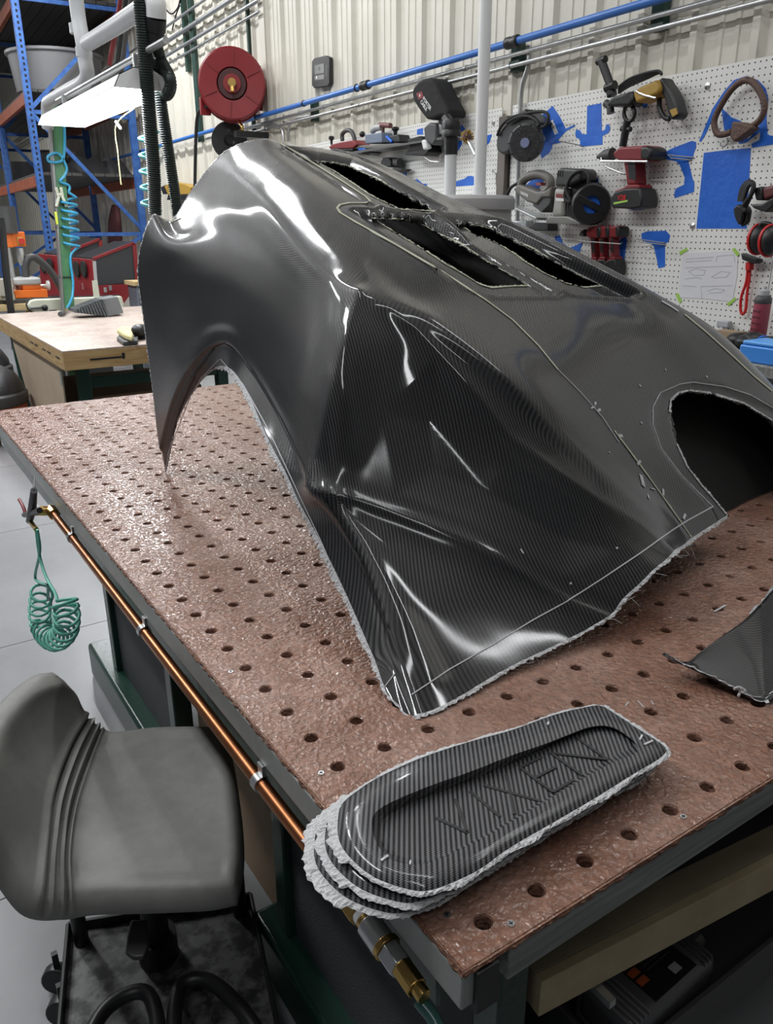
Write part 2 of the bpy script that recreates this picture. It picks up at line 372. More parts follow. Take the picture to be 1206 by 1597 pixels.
SHELL = np.array((
 246, 1757, 843, 239, 1749, 919, 237, 1750, 1089, 233, 1750, 1285, 234, 1750, 1437, 287, 1750, 1557, 335, 1750, 1544, 404, 1750, 1623, 485, 1750, 1705, 534, 1749, 1735, 593, 1749, 1754, 676, 1750, 1754, 740, 1776, 1752, 814, 1809, 1751, 867, 1810, 1747, 913, 1800, 1739,
 250, 1626, 1009, 240, 1598, 1082, 248, 1620, 1187, 252, 1644, 1319, 256, 1658, 1432, 284, 1653, 1500, 333, 1665, 1515, 394, 1644, 1594, 471, 1655, 1674, 512, 1661, 1702, 565, 1660, 1722, 676, 1644, 1716, 742, 1660, 1719, 821, 1693, 1721, 888, 1703, 1717, 943, 1702, 1712,
 269, 1483, 1137, 254, 1450, 1204, 264, 1477, 1277, 275, 1513, 1359, 288, 1531, 1428, 313, 1531, 1481, 353, 1532, 1526, 397, 1517, 1582, 455, 1502, 1631, 494, 1509, 1658, 541, 1511, 1676, 661, 1509, 1671, 737, 1522, 1675, 825, 1550, 1678, 911, 1567, 1675, 992, 1578, 1664,
 284, 1348, 1208, 284, 1311, 1272, 298, 1321, 1320, 313, 1328, 1370, 328, 1329, 1413, 348, 1331, 1456, 374, 1330, 1498, 398, 1318, 1536, 430, 1301, 1568, 474, 1320, 1595, 521, 1337, 1616, 641, 1359, 1619, 728, 1379, 1625, 829, 1406, 1628, 934, 1426, 1623, 1033, 1444, 1608,
 260, 1159, 1191, 288, 1163, 1226, 304, 1151, 1273, 317, 1141, 1315, 332, 1137, 1355, 347, 1135, 1391, 363, 1130, 1428, 380, 1123, 1464, 403, 1117, 1490, 448, 1137, 1519, 501, 1166, 1542, 609, 1210, 1567, 722, 1246, 1573, 839, 1273, 1575, 959, 1293, 1571, 1079, 1309, 1559,
 225, 964, 1114, 265, 983, 1156, 282, 973, 1205, 297, 965, 1251, 313, 959, 1293, 330, 954, 1333, 347, 951, 1370, 367, 956, 1405, 391, 966, 1433, 434, 975, 1456, 496, 999, 1471, 606, 1066, 1518, 735, 1113, 1524, 864, 1145, 1527, 996, 1163, 1525, 1118, 1174, 1519,
 210, 816, 1037, 224, 784, 1086, 244, 781, 1139, 259, 779, 1186, 277, 783, 1232, 296, 793, 1276, 320, 808, 1319, 349, 829, 1356, 385, 859, 1390, 435, 852, 1400, 495, 856, 1402, 635, 921, 1452, 772, 974, 1463, 913, 1014, 1470, 1051, 1037, 1470, 1167, 1037, 1461,
 198, 703, 976, 226, 678, 1028, 245, 676, 1047, 270, 683, 1073, 297, 692, 1115, 330, 706, 1167, 371, 724, 1231, 413, 741, 1295, 446, 753, 1341, 473, 739, 1356, 519, 740, 1356, 689, 786, 1360, 833, 839, 1378, 987, 889, 1389, 1137, 916, 1391, 1267, 914, 1383,
 185, 601, 924, 222, 596, 982, 271, 599, 1005, 330, 605, 1033, 358, 615, 1070, 400, 625, 1120, 445, 638, 1177, 484, 646, 1225, 517, 647, 1265, 537, 631, 1275, 570, 622, 1269, 728, 659, 1256, 904, 721, 1274, 1087, 772, 1290, 1257, 796, 1298, 1416, 807, 1283,
 165, 501, 883, 203, 498, 924, 296, 509, 949, 406, 525, 996, 444, 528, 1030, 484, 533, 1069, 527, 541, 1108, 562, 546, 1134, 594, 548, 1156, 623, 542, 1162, 666, 539, 1150, 803, 560, 1127, 977, 625, 1148, 1172, 686, 1173, 1346, 714, 1182, 1532, 725, 1158,
 148, 428, 860, 167, 383, 862, 331, 394, 875, 505, 408, 909, 555, 400, 936, 601, 392, 955, 642, 389, 967, 684, 393, 977, 724, 400, 981, 774, 416, 980, 831, 436, 972, 911, 465, 960, 1084, 505, 966, 1280, 547, 971, 1482, 585, 966, 1702, 615, 941,
 141, 398, 852, 154, 334, 843, 354, 347, 852, 570, 346, 875, 612, 344, 906, 649, 341, 926, 684, 344, 940, 723, 350, 947, 758, 361, 950, 811, 386, 939, 866, 411, 928, 909, 427, 924, 1106, 475, 920, 1297, 513, 918, 1511, 552, 906, 1733, 576, 881,
), float).reshape(12, 16, 3) / 1000.0

# ================================================================== SETTING
fl = struct('floor', MB().box((-1.5, 11, -0.06), (10.6, 32, 0.1)), 'joint')
xs = [-6.7, -4.6, -2.5, -0.9, 0.55, 2.1, 3.6]; ys = [-4.9, -2.7, -0.05, 1.27, 2.588, 3.91, 5.23, 6.55, 7.87, 10.5, 13.2, 15.9, 18.6, 21.3, 24, 26.9]
for i in range(len(xs) - 1):
    for j in range(len(ys) - 1):
        g = 0.004
        put('floor_slab', MB().box(((xs[i] + xs[i + 1]) / 2, (ys[j] + ys[j + 1]) / 2, -0.006), (xs[i + 1] - xs[i] - g, ys[j + 1] - ys[j] - g, 0.012)), 'concrete', parent=fl)
# right wall: ribbed steel sheeting
prof = []; y = -4.5; k = 0
def wp(s, d): return W0 + WE * s + WN * d          # s runs towards the camera
ss = []; s = 5.2
while s > -24.5:
    ss += [(s, 0), (s - .02, .026), (s - .055, .026), (s - .075, 0), (s - .125, 0), (s - .13, .005), (s - .15, .005), (s - .155, 0), (s - .205, 0), (s - .21, .005), (s - .23, .005), (s - .235, 0)]
    s -= .305
rows = np.array([[wp(a, b) + UP * z for a, b in ss] for z in (0, 7.0)])
wall = struct('wall_right', MB().grid(rows), 'wallmetal', smooth=0)
struct('wall_back', MB().box((-1.5, 26.8, 3.5), (11, .1, 7)), 'wallmetal')
struct('ceiling', MB().box((-1.5, 11, CEIL + 0.6), (10.6, 32, .1)), 'ceil')
for k, (s, wd) in enumerate(((-2.0, .012), (-9.2, .10))):
    pass
# cover trims where sheets lap
p = W(415, 60); struct('trim_1', MB().box(W0 + WE * ((p - W0) @ WE) + WN * .032 + UP * 3.5, (.12, .012, 7), (WE, WN, UP)), 'wallmetal', bev=.003)
p = W(792, 300); struct('trim_2', MB().box(W0 + WE * ((p - W0) @ WE) + WN * .03 + UP * 1.05, (.07, .06, 2.1), (WE, WN, UP)), mat('steel_post_dark', (0.13, 0.11, 0.095), .4, .4), bev=.004)
# ceiling lamps, all out of view, some added only for reflections
for k, (x, y, p) in enumerate(LAMPS):
    t = thing('unseen_ceiling_lamp', 'unseen white linear strip lamp hanging from the shop ceiling', 'lamp', (x, y, CEIL), 'strip lamps under the ceiling')
    put('housing', MB().box((x, y, CEIL - .04), (.22, 2.5, .08)), 'white', t, bev=.006)
    for sgn in (-1, 1): put('hanger', MB().cyl((x, y + sgn * 1.0, CEIL), (x, y + sgn * 1.0, CEIL + .56), .006, n=8), 'steel', t)

# ================================================================== WORK TABLE
PI_ = 0.0762; X0 = -0.0555; Y0 = -0.037; NX = 26; X1 = X0 + .018 + PI_ * NX + .018; Y1 = 38.5 * PI_ + .03
tb = thing('work_table', 'long green steel work table with rust red perforated top', 'work table', (0.9, 1.45, 0))
def holed(x0, x1, y0, y1, ys, ym0, ym1):
    mb = MB(); n = 16; r = .0096; zt = TOP; zb = TOP - .02; h = PI_ / 2
    sq = []
    for k in range(n):
        a = 2 * math.pi * k / n + math.pi / 4; c, s_ = math.cos(a), math.sin(a); q = max(abs(c), abs(s_)); sq.append((c / q * h, s_ / q * h))
    ci = [(r * math.cos(2 * math.pi * k / n + math.pi / 4), r * math.sin(2 * math.pi * k / n + math.pi / 4)) for k in range(n)]
    ch = [(a * 1.16, b * 1.16) for a, b in ci]
    for yy in ys:
        for i in range(NX):
            xx = i * PI_
            vs = [(xx + a, yy + b, zt) for a, b in sq] + [(xx + a, yy + b, zt) for a, b in ch] + [(xx + a, yy + b, zt - .0022) for a, b in ci] + [(xx + a, yy + b, zb) for a, b in ci]
            fs = []
            for L in range(3): fs += [(L * n + k, L * n + (k + 1) % n, (L + 1) * n + (k + 1) % n, (L + 1) * n + k) for k in range(n)]
            mb.add(vs, fs)
    gx0, gx1 = -h, (NX - .5) * PI_; gy0, gy1 = ys[0] - h, ys[-1] + h
    for a, b, c, d in ((x0, gx0, y0, y1), (gx1, x1, y0, y1), (gx0, gx1, y0, gy0), (gx0, gx1, gy1, y1)):
        if b - a > 1e-4 and d - c > 1e-4: mb.add([(a, c, zt), (b, c, zt), (b, d, zt), (a, d, zt)], [(0, 1, 2, 3)])
    mb.add([(x0, y0, zt), (x1, y0, zt), (x1, y1, zt), (x0, y1, zt), (x0, y0, zt - .006), (x1, y0, zt - .006), (x1, y1, zt - .006), (x0, y1, zt - .006)], [(0, 4, 5, 1), (1, 5, 6, 2), (2, 6, 7, 3), (3, 7, 4, 0)])
    return mb
for pn in range(3):
    ys_ = [(pn * 13 + k) * PI_ for k in range(13)]
    y0 = Y0 if pn == 0 else (pn * 13 - .5) * PI_ + .0008; y1 = Y1 if pn == 2 else (pn * 13 + 12.5) * PI_ - .0008
    put('top_panel', holed(X0, X1, y0, y1, ys_, y0, y1), 'redtop', tb, fix=False)
put('hole_dark_backing', MB().box(((X0 + X1) / 2, (Y0 + Y1) / 2, TOP - .0275), (X1 - X0 - .03, Y1 - Y0 - .03, .015)), 'dark', tb)  # dark sheet added under the top so the holes read black
# ragged rim of the coating
def rim(a, b, n):
    mb = MB(); a = np.array(a); b = np.array(b); d = nrm(b - a); out = np.array([d[1], -d[0], 0]); L = np.linalg.norm(b - a); top = []; bot = []
    for k in range(n + 1):
        q = a + (b - a) * k / n; j = rng.uniform(.000, .003)
        top.append(q + out * -.002 + UP * .0008); bot.append(q + out * j - UP * (.004 + rng.uniform(0, .005)))
    return mb.grid(np.array([top, [(t + o_) / 2 + out * rng.uniform(.001, .004) for t, o_ in zip(top, bot)], bot]))
put('ragged_rim', rim((X0, Y1, TOP), (X0, Y0, TOP), 420), 'rededge', tb)
put('ragged_rim', rim((X0, Y0, TOP), (X1, Y0, TOP), 280), 'rededge', tb)
# frame
put('side_beam', MB().box((X0 + .02, (Y0 + Y1) / 2, TOP - .0285), (.044, Y1 - Y0, .045)), mat('grey_green_steel', (0.25, 0.27, 0.255), .42, .2, bump=(40, .1), var=(8, 1, (0.31, 0.325, 0.31))), tb, bev=.002)
put('front_beam', MB().box(((X0 + X1) / 2 + .03, Y0 + .012, TOP - .0285), (X1 - X0 - .06, .024, .045)), 'greywood', tb, bev=.002)
put('corner_plate', MB().box((X0 + .028, Y0 + .0, TOP - .034), (.030, .012, .056)), 'blackm', tb, bev=.002, plabel='black corner plate')
put('back_beam', MB().box(((X0 + X1) / 2, Y1 - .02, TOP - .0375), (X1 - X0, .044, .062)), 'greywood', tb)
put('side_beam', MB().box((X1 - .02, (Y0 + Y1) / 2, TOP - .0375), (.044, Y1 - Y0, .062)), 'greywood', tb)
for xx in (X0 + .04, X1 - .04):
    put('rail', MB().box((xx, (Y0 + Y1) / 2, TOP - .088), (.05, Y1 - Y0 - .12, .074)), 'green', tb, bev=.004)
for yy in (.12, 1.0, 2.0, 2.8):
    put('cross_rail', MB().box(((X0 + X1) / 2, yy, TOP - .115), (X1 - X0 - .2, .05, .07)), 'green', tb)
for xx in (.10, X1 - .16):
    put('foot_rail', MB().box((xx, 1.72, .065), (.12, .95, .13)), 'green', tb, bev=.012)
    put('foot_rail', MB().box((xx, .395, .065), (.12, .78, .13)), 'green', tb, bev=.012)
    for yy in (1.35, 1.96, .70, .07):
        put('leg', MB().box((xx, yy, (.13 + TOP - .15) / 2), (.05, .05, TOP - .15 - .13)), 'green', tb, bev=.004)
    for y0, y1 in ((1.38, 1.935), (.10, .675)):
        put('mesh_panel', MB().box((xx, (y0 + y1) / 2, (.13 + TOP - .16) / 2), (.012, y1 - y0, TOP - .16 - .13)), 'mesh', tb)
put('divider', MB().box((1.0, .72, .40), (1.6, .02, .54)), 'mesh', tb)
# screws in the top
for (u, v) in ((501, 1206), (797, 1441), (697, 1427), (1066, 1274), (360, 1048)):
    p = onz(u, v, TOP); q = MB().cyl(p, p + UP * .0012, .0042, n=12); put('screw', q, 'zinc', tb)
    put('screw_slot', MB().box(p + UP * .0014, (.005, .001, .0006)).box(p + UP * .0014, (.001, .005, .0006)), 'blackm', tb.children[-1])
# copper air line under the edge
cz = .757; cxp = X0 - .007
def cp(u, v): return onx(u, v, cxp)
ya, yb = 1.84, .205
pipe = thing('copper_air_pipe', 'copper air pipe clipped along the green table rail', 'pipe', (cxp, 1.0, cz))
put('pipe', MB().tube([(cxp, ya, cz), (cxp, 1.0, cz), (cxp, yb, cz)], .0105, 16), 'copper', pipe, smooth=60)
for yy in (1.60, .985, .43):
    put('clip', MB().cyl((cxp, yy - .008, cz), (cxp, yy + .008, cz), .0135, n=16).box((cxp + .004, yy, cz + .018), (.006, .016, .026)), 'zinc', pipe, smooth=40)
# far end: elbow and tee
put('brass_elbow', MB().cyl((cxp, ya - .03, cz), (cxp, ya + .02, cz), .017, n=8).cyl((cxp, ya + .01, cz), (cxp - .035, ya + .02, cz + .004), .015, n=8), 'brass', pipe, bev=.002)
put('white_joint', MB().cyl((cxp - .03, ya + .02, cz + .004), (cxp - .055, ya + .025, cz + .008), .015, n=14), 'lgrey', pipe, smooth=40)
# near end: line of fittings
yy = yb
for nm, L, r, n, mt in (('brass_nut', .018, .015, 6, 'brass'), ('sealing_tape', .010, .011, 14, 'white'), ('brass_nut', .030, .016, 6, 'brass'), ('sealing_tape', .010, .012, 14, 'white'), ('brass_ring', .008, .013, 14, 'brass'), ('quick_coupler', .034, .016, 16, 'zinc'), ('brass_ring', .008, .017, 16, 'brass'), ('hex_nut', .026, .0155, 6, 'zinc'), ('hose_barb', .030, .013, 8, 'brass'), ('hose_barb', .014, .009, 10, 'brass')):
    put(nm, MB().cyl((cxp, yy, cz), (cxp, yy - L, cz - L * .10), r, n=n), mt, pipe, bev=.0012); yy -= L
hx = thing('clear_green_hose', 'translucent green hose on the brass fittings by table corner', 'hose', (cxp, yy, cz - .02))
put('hose', MB().tube(spl([(cxp, yy + .01, cz - .016), (cxp, yy - .025, cz - .03), (cxp - .05, yy - .03, cz - .06), (cxp - .08, yy + .0, cz - .12), (cxp - .06, yy + .0, cz - .3), (cxp - .03, yy - .02, cz - .5), (cxp - .02, yy - .04, .06), (cxp - .02, yy - .08, .012)]), .008, 10), mat('green_clear_hose', (0.05, 0.14, 0.12), .25, trans=.3), hx, smooth=60)
# blow gun with coiled teal hose at the far end
gun = thing('air_blow_gun', 'small blow gun with red trigger hanging at table corner', 'blow gun', onx(48, 790, cxp - .06))
GX = cxp - .06
def gp(u, v, dx=0): return onx(u, v, GX + dx)
put('body', MB().tube([gp(53, 765), gp(50, 795), gp(46, 812)], [.009, .012, .010], 10), 'dgrey', gun, smooth=50)
put('nozzle', MB().tube([gp(46, 812), gp(57, 826)], .007, 8), 'brass', gun)
put('head', MB().tube([gp(38, 803), gp(50, 800), gp(62, 796)], .008, 8), 'blackm', gun)
put('trigger', MB().tube(spl([gp(40, 802), gp(36, 790), gp(30, 779)]), .005, 8), 'redp', gun, smooth=60)
put('hook', MB().tube([gp(54, 745, .02), gp(53, 765)], .003, 6), 'blackm', gun)
# coil
ch = thing('coiled_air_hose', 'teal coiled air hose hanging from the blow gun', 'hose', onx(85, 1010, GX))
mb = MB()
A = gp(58, 826); axes = []
pts = [A, gp(62, 860), gp(55, 902), gp(75, 912)]
# the coil hangs as a U: helix round a U-shaped path
Upath = spl([gp(66, 922), gp(62, 950), gp(64, 975), gp(74, 992), gp(88, 998), gp(101, 985), gp(104, 960), gp(100, 937)], 10)
hel = []; turns = 17; m_ = turns * 14
for k in range(m_ + 1):
    f = k / m_ * (len(Upath) - 1); i = min(int(f), len(Upath) - 2); c = Upath[i] + (Upath[i + 1] - Upath[i]) * (f - i)
    t_ = nrm(Upath[min(i + 1, len(Upath) - 1)] - Upath[max(i - 1, 0)])
    e1 = nrm(np.cross(t_, (1.0, .45, 0.0))); e2 = np.cross(t_, e1); a = 2 * math.pi * k / 14
    hel.append(c + .031 * (math.cos(a) * e1 + math.sin(a) * e2))
put('hose', MB().tube(spl(pts) + hel[:], .0044, 8), 'teal', ch, smooth=60)
put('lead', MB().tube(spl([hel[-1], gp(86, 925), gp(72, 900), gp(62, 868), gp(57, 830)]), .0044, 8), 'teal', ch, smooth=60)

# ================================================================== CARBON BODY SHELL
def hermite(P, kn, q):
    P = np.asarray(P, float); n = len(P); kn = np.asarray(kn, float)
    Tn = np.zeros_like(P)
    for i in range(n):
        if i == 0: Tn[i] = (P[1] - P[0]) / (kn[1] - kn[0])
        elif i == n - 1: Tn[i] = (P[-1] - P[-2]) / (kn[-1] - kn[-2])
        else:
            h0, h1 = kn[i] - kn[i - 1], kn[i + 1] - kn[i]
            Tn[i] = ((P[i] - P[i - 1]) / h0 * h1 + (P[i + 1] - P[i]) / h1 * h0) / (h0 + h1)
    out = []
    for t in q:
        i = min(max(np.searchsorted(kn, t, 'right') - 1, 0), n - 2); h = kn[i + 1] - kn[i]; x = (t - kn[i]) / h
        out.append((2 * x ** 3 - 3 * x ** 2 + 1) * P[i] + (x ** 3 - 2 * x ** 2 + x) * h * Tn[i] + (-2 * x ** 3 + 3 * x ** 2) * P[i + 1] + (x ** 3 - x ** 2) * h * Tn[i + 1])
    return np.array(out)
# the far flank, out of sight, closes the body down to the table
ext = []
for i in range(12):
    q = SHELL[i, 15]; o_ = np.array([math.cos(R(12)), math.sin(R(12)), 0])
    zb = TOP + (.012 if i == 0 or i >= 7 else .28 * math.sin(math.pi * (i) / 11))
    zb = min(zb, q[2] - .03)
    ext.append([q + o_ * .075 + UP * -.02 * (q[2] - TOP) / .3, q + o_ * .14 + UP * (zb - q[2]) * .45, q + o_ * .165 + UP * (zb - q[2])])
CG = np.concatenate([SHELL, np.array(ext)], 1); NR_, NC_ = CG.shape[:2]
kc = np.concatenate([[0], np.cumsum(np.linalg.norm(np.diff(CG, axis=1), axis=2).mean(0))]); kr = np.concatenate([[0], np.cumsum(np.linalg.norm(np.diff(CG, axis=0), axis=2).mean(1))])
qc = np.concatenate([np.linspace(kc[j], kc[j + 1], (26 if 11 <= j < 15 else 9), endpoint=False) for j in range(NC_ - 1)] + [[kc[-1]]])
qr = np.concatenate([np.linspace(kr[j], kr[j + 1], 24, endpoint=False) for j in range(NR_ - 1)] + [[kr[-1]]])
F1 = np.stack([hermite(CG[i], kc, qc) for i in range(NR_)])
F = np.stack([hermite(F1[:, j], kr, qr) for j in range(F1.shape[1])], 1)      # rows x cols x 3
nr, nc = F.shape[:2]
jc = np.interp(qc, kc, np.arange(NC_)); ir = np.interp(qr, kr, np.arange(NR_))
def normals(F):
    du = np.gradient(F, axis=1); dv = np.gradient(F, axis=0); N = np.cross(du, dv); return N / (np.linalg.norm(N, axis=2, keepdims=True) + 1e-12)
N = normals(F)
_q = np.unravel_index(np.argmin(np.linalg.norm(proj(F[:, :60]) - np.array((620, 700.0)), axis=-1)), (nr, 60))
FLIP = N[_q] @ (CAM - F[_q]) < 0
if FLIP: N = -N
# drape coordinates for the cloth
U_ = np.concatenate([np.zeros((nr, 1)), np.cumsum(np.linalg.norm(np.diff(F, axis=1), axis=2), 1)], 1); j9 = np.searchsorted(jc, 9.0); U_ -= U_[:, j9:j9 + 1]
V_ = np.concatenate([np.zeros((1, nc)), np.cumsum(np.linalg.norm(np.diff(F, axis=0), axis=2), 0)], 0); i6 = np.searchsorted(ir, 6.0); V_ -= V_[i6:i6 + 1]
PX = proj(F)
def inside(P, poly):
    x, y = P[..., 0], P[..., 1]; r = np.zeros(x.shape, bool); n = len(poly)
    for k in range(n):
        (x1, y1), (x2, y2) = poly[k], poly[(k + 1) % n]
        c = ((y1 > y) != (y2 > y)) & (x < (x2 - x1) * (y - y1) / (y2 - y1 + 1e-12) + x1); r ^= c
    return r
def pdist(P, poly):
    best = np.full(P.shape[:-1], 1e9); near = np.zeros_like(P); n = len(poly)
    for k in range(n):
        a = np.array(poly[k], float); b = np.array(poly[(k + 1) % n], float); d = b - a
        t = np.clip(((P - a) @ d) / (d @ d), 0, 1); q = a + t[..., None] * d; e = np.linalg.norm(P - q, axis=-1)
        m_ = e < best; best = np.where(m_, e, best); near = np.where(m_[..., None], q, near)
    return best, near
RECESS = [[(446, 233), (500, 238), (549, 248), (562, 256), (690, 326), (672, 335), (600, 326), (575, 314), (520, 280)],
          [(545, 329), (600, 330), (664, 335), (680, 343), (882, 452), (868, 461), (768, 461), (735, 450), (650, 396), (580, 352)],
          [(682, 336), (735, 339), (780, 346), (794, 352), (1000, 458), (985, 465), (890, 458), (862, 447), (800, 412), (740, 378)]]
HOLES = [[(495, 253), (520, 255), (544, 260), (565, 270), (598, 287), (636, 308), (676, 329), (652, 327), (622, 325), (590, 309), (557, 289), (524, 268)],
         [(584, 342), (610, 343), (637, 344), (656, 349), (685, 366), (727, 389), (772, 416), (801, 432), (820, 445), (793, 445), (764, 447), (747, 442), (710, 418), (669, 393), (619, 364)],
         [(716, 350), (752, 354), (772, 360), (793, 372), (835, 393), (876, 416), (915, 436), (935, 445), (908, 447), (880, 440), (845, 423), (810, 399), (777, 380), (739, 364)]]
ARCH = [(1047, 645), (1049, 626), (1060, 616), (1076, 612), (1110, 616), (1160, 632), (1206, 660), (1245, 705), (1262, 760), (1256, 800), (1200, 850), (1160, 850), (1139, 806), (1116, 777), (1098, 757), (1075, 728), (1057, 690)]
ARCHO = [(1017, 660), (1019, 632), (1032, 610), (1060, 598), (1080, 595), (1130, 602), (1206, 635), (1270, 690), (1290, 760), (1280, 840), (1200, 880), (1130, 830), (1110, 792), (1062, 742), (1030, 700)]
cmask = (jc[None, :] > 10.2) & (jc[None, :] < 15.2) & np.ones((nr, 1), bool)
disp = np.zeros((nr, nc))
for poly in RECESS:
    ins = inside(PX, poly) & cmask; d, _ = pdist(PX, poly); disp -= np.where(ins, .020 * np.clip(d / 4.0, 0, 1) ** 1.3, 0)
    # proud lip just outside
    disp += np.where(~ins & cmask & (d < 7), .006 * np.clip(1 - np.abs(d - 3) / 3.5, 0, 1), 0)
ins = inside(PX, ARCHO) & (jc[None, :] > 11.0) & (ir[:, None] > 7.5); d, _ = pdist(PX, ARCHO); disp -= np.where(ins, .005 * np.clip(d / 4.0, 0, 1), 0)
# crisp crease lines
def ldist(P, line):
    best = np.full(P.shape[:-1], 1e9)
    for a, b in zip(line[:-1], line[1:]):
        a = np.array(a, float); b = np.array(b, float); d = b - a; t = np.clip(((P - a) @ d) / (d @ d), 0, 1)
        best = np.minimum(best, np.linalg.norm(P - (a + t[..., None] * d), axis=-1))
    return best
lmask = (jc[None, :] < 11.0)
for line, hgt, wid in (([(560, 472), (546, 515), (532, 570), (515, 650), (492, 758)], .012, 24), ([(503, 768), (560, 783), (600, 797), (670, 823), (735, 850), (810, 893), (880, 940), (945, 968)], .014, 26), ([(566, 476), (610, 488), (650, 515), (720, 590), (800, 688), (860, 735), (920, 775), (990, 820), (1045, 868)], .011, 26), ([(366, 272), (398, 300), (428, 335), (465, 380), (498, 420), (530, 448), (560, 472)], .009, 24), ([(505, 770), (560, 840), (600, 905), (640, 985), (665, 1060)], .006, 18)):
    d = ldist(PX, line); disp += np.where(lmask, hgt * np.exp(-(np.sqrt(d * d + 9) - 3) / wid), 0)
# hollow of the big flank panel
hol = [(600, 640), (680, 560), (800, 720), (920, 800), (960, 860), (880, 900), (740, 820), (620, 770)]
d, _ = pdist(PX, hol); disp -= np.where(inside(PX, hol) & lmask, .010 * np.clip(d / 60, 0, 1), 0)
# rebated flange along the wheel arch
disp -= .007 * np.clip((1.0 - jc) / .10, 0, 1)[None, :] * np.ones((nr, 1))
F = F + N * disp[..., None]
PX = proj(F); keep = np.ones((nr - 1, nc - 1), bool)
cen = (PX[:-1, :-1] + PX[1:, :-1] + PX[:-1, 1:] + PX[1:, 1:]) / 4
cm = (jc[:-1] > 10.8)[None, :] & (jc[:-1] < 15.2)[None, :]
holes_all = []
for poly in HOLES: keep &= ~(inside(cen, poly) & cm)
keep &= ~(inside(cen, ARCH) & (jc[:-1] > 11.2)[None, :] & (jc[:-1] < 14.25)[None, :] & (ir[:-1] > 7.5)[:, None])
# pull the cut edges on to their outlines, a little ragged
cnt = np.zeros((nr, nc), int); tot = np.zeros((nr, nc), int)
for a in (0, 1):
    for b in (0, 1):
        cnt[a:nr - 1 + a, b:nc - 1 + b] += keep; tot[a:nr - 1 + a, b:nc - 1 + b] += 1
bd = (cnt > 0) & (cnt < tot)
for poly in HOLES + [ARCH]:
    d, near = pdist(PX, poly)
    for i, j in zip(*np.where(bd & (d < 9))):
        q = near[i, j] + rng.normal(0, .9, 2); r = ray(*q); n_ = N[i, j]
        if abs(r @ n_) < .05: continue
        pnew = CAM + ((F[i, j] - CAM) @ n_) / (r @ n_) * r
        if np.linalg.norm(pnew - F[i, j]) < .03: F[i, j] = pnew
body = thing('race_car_body_shell', 'black carbon fibre car body shell with three vent openings', 'body shell', (0.75, 1.0, TOP))
idx = np.arange(nr * nc).reshape(nr, nc)
faces = [(int(idx[i, j]), int(idx[i, j + 1]), int(idx[i + 1, j + 1]), int(idx[i + 1, j])) for i in range(nr - 1) for j in range(nc - 1) if keep[i, j]]
me = bpy.data.meshes.new('shell_skin'); Fv = (F.reshape(-1, 3) - ORG[body.name]); me.from_pydata([tuple(p) for p in Fv], [], faces); me.update()
uvl = me.uv_layers.new(name='UVMap'); li = np.zeros(len(me.loops), int); me.loops.foreach_get('vertex_index', li)
uvl.data.foreach_set('uv', np.stack([U_.reshape(-1)[li], V_.reshape(-1)[li]], 1).astype(np.float32).ravel())
bm = bmesh.new(); bm.from_mesh(me); bmesh.ops.delete(bm, geom=[v for v in bm.verts if not v.link_faces], context='VERTS'); bm.faces.ensure_lookup_table()
c0_ = Vector(tuple(F[_q] - ORG[body.name])); f0 = min(bm.faces, key=lambda f: (f.calc_center_median() - c0_).length)
if f0.normal.dot(Vector(tuple(N[_q]))) < 0: bmesh.ops.reverse_faces(bm, faces=bm.faces)
bm.to_mesh(me); bm.free()
for q in ('carbon', 'carbon_in'): me.materials.append(M[q])
me.polygons.foreach_set('use_smooth', [True] * len(me.polygons))
skin = bpy.data.objects.new('shell_skin', me); COL.objects.link(skin); skin.parent = body; ORG[skin.name] = ORG[body.name]
k = skin.modifiers.new('solid', 'SOLIDIFY'); k.thickness = .003; k.offset = -1; k.material_offset = 1; k.material_offset_rim = 1
# black liner added inside so the vents and front arch read dark
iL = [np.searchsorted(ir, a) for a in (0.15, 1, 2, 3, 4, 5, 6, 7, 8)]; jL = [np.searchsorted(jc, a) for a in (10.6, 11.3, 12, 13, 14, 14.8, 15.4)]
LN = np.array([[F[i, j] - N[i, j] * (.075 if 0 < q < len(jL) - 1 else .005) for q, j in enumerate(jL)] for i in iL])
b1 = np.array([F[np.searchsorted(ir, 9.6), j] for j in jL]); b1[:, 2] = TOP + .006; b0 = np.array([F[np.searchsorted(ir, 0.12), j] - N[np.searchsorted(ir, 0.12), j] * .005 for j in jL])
put('blackout_liner', MB().grid(np.concatenate([[b0], LN, [b1]])), 'carbon_in', body, smooth=40)
BV = BVHTree.FromPolygons([tuple(p) for p in F.reshape(-1, 3)], faces)
def hit(u, v, lift=.0012):
    d = nrm(ray(u, v)); h = BV.ray_cast(Vector(tuple(CAM)), Vector(tuple(d)))
    if h[0] is None: return None
    n_ = np.array(h[1]); n_ = n_ if n_ @ d < 0 else -n_
    return np.array(h[0]) + n_ * lift, n_
def onskin(name, px, wpx, m, parent, jit=0, lift=.0012, dens=5):
    """flat strip lying on the shell along a pixel path"""
    P = []
    for a, b in zip(px[:-1], px[1:]):
        L = math.hypot(b[0] - a[0], b[1] - a[1]); n_ = max(2, int(L / dens))
        for t in range(n_): P.append((a[0] + (b[0] - a[0]) * t / n_, a[1] + (b[1] - a[1]) * t / n_))
    P.append(px[-1]); H = [hit(u, v, lift) for u, v in P]; H = [h for h in H if h is not None]
    if len(H) < 2: return None
    C_ = [h[0] for h in H]; rows = [[], []]
    for i, (c, n_) in enumerate(H):
        t_ = nrm(C_[min(i + 1, len(C_) - 1)] - C_[max(i - 1, 0)]); s_ = nrm(np.cross(t_, n_)); k_ = wpx * np.linalg.norm(c - CAM) / FPX / 2
        j = rng.uniform(1 - jit, 1 + jit)
        rows[0].append(c - s_ * k_ * j); rows[1].append(c + s_ * k_ * j)
    return put(name, MB().grid(np.array(rows)), m, parent, fix=False, sol=.0006)
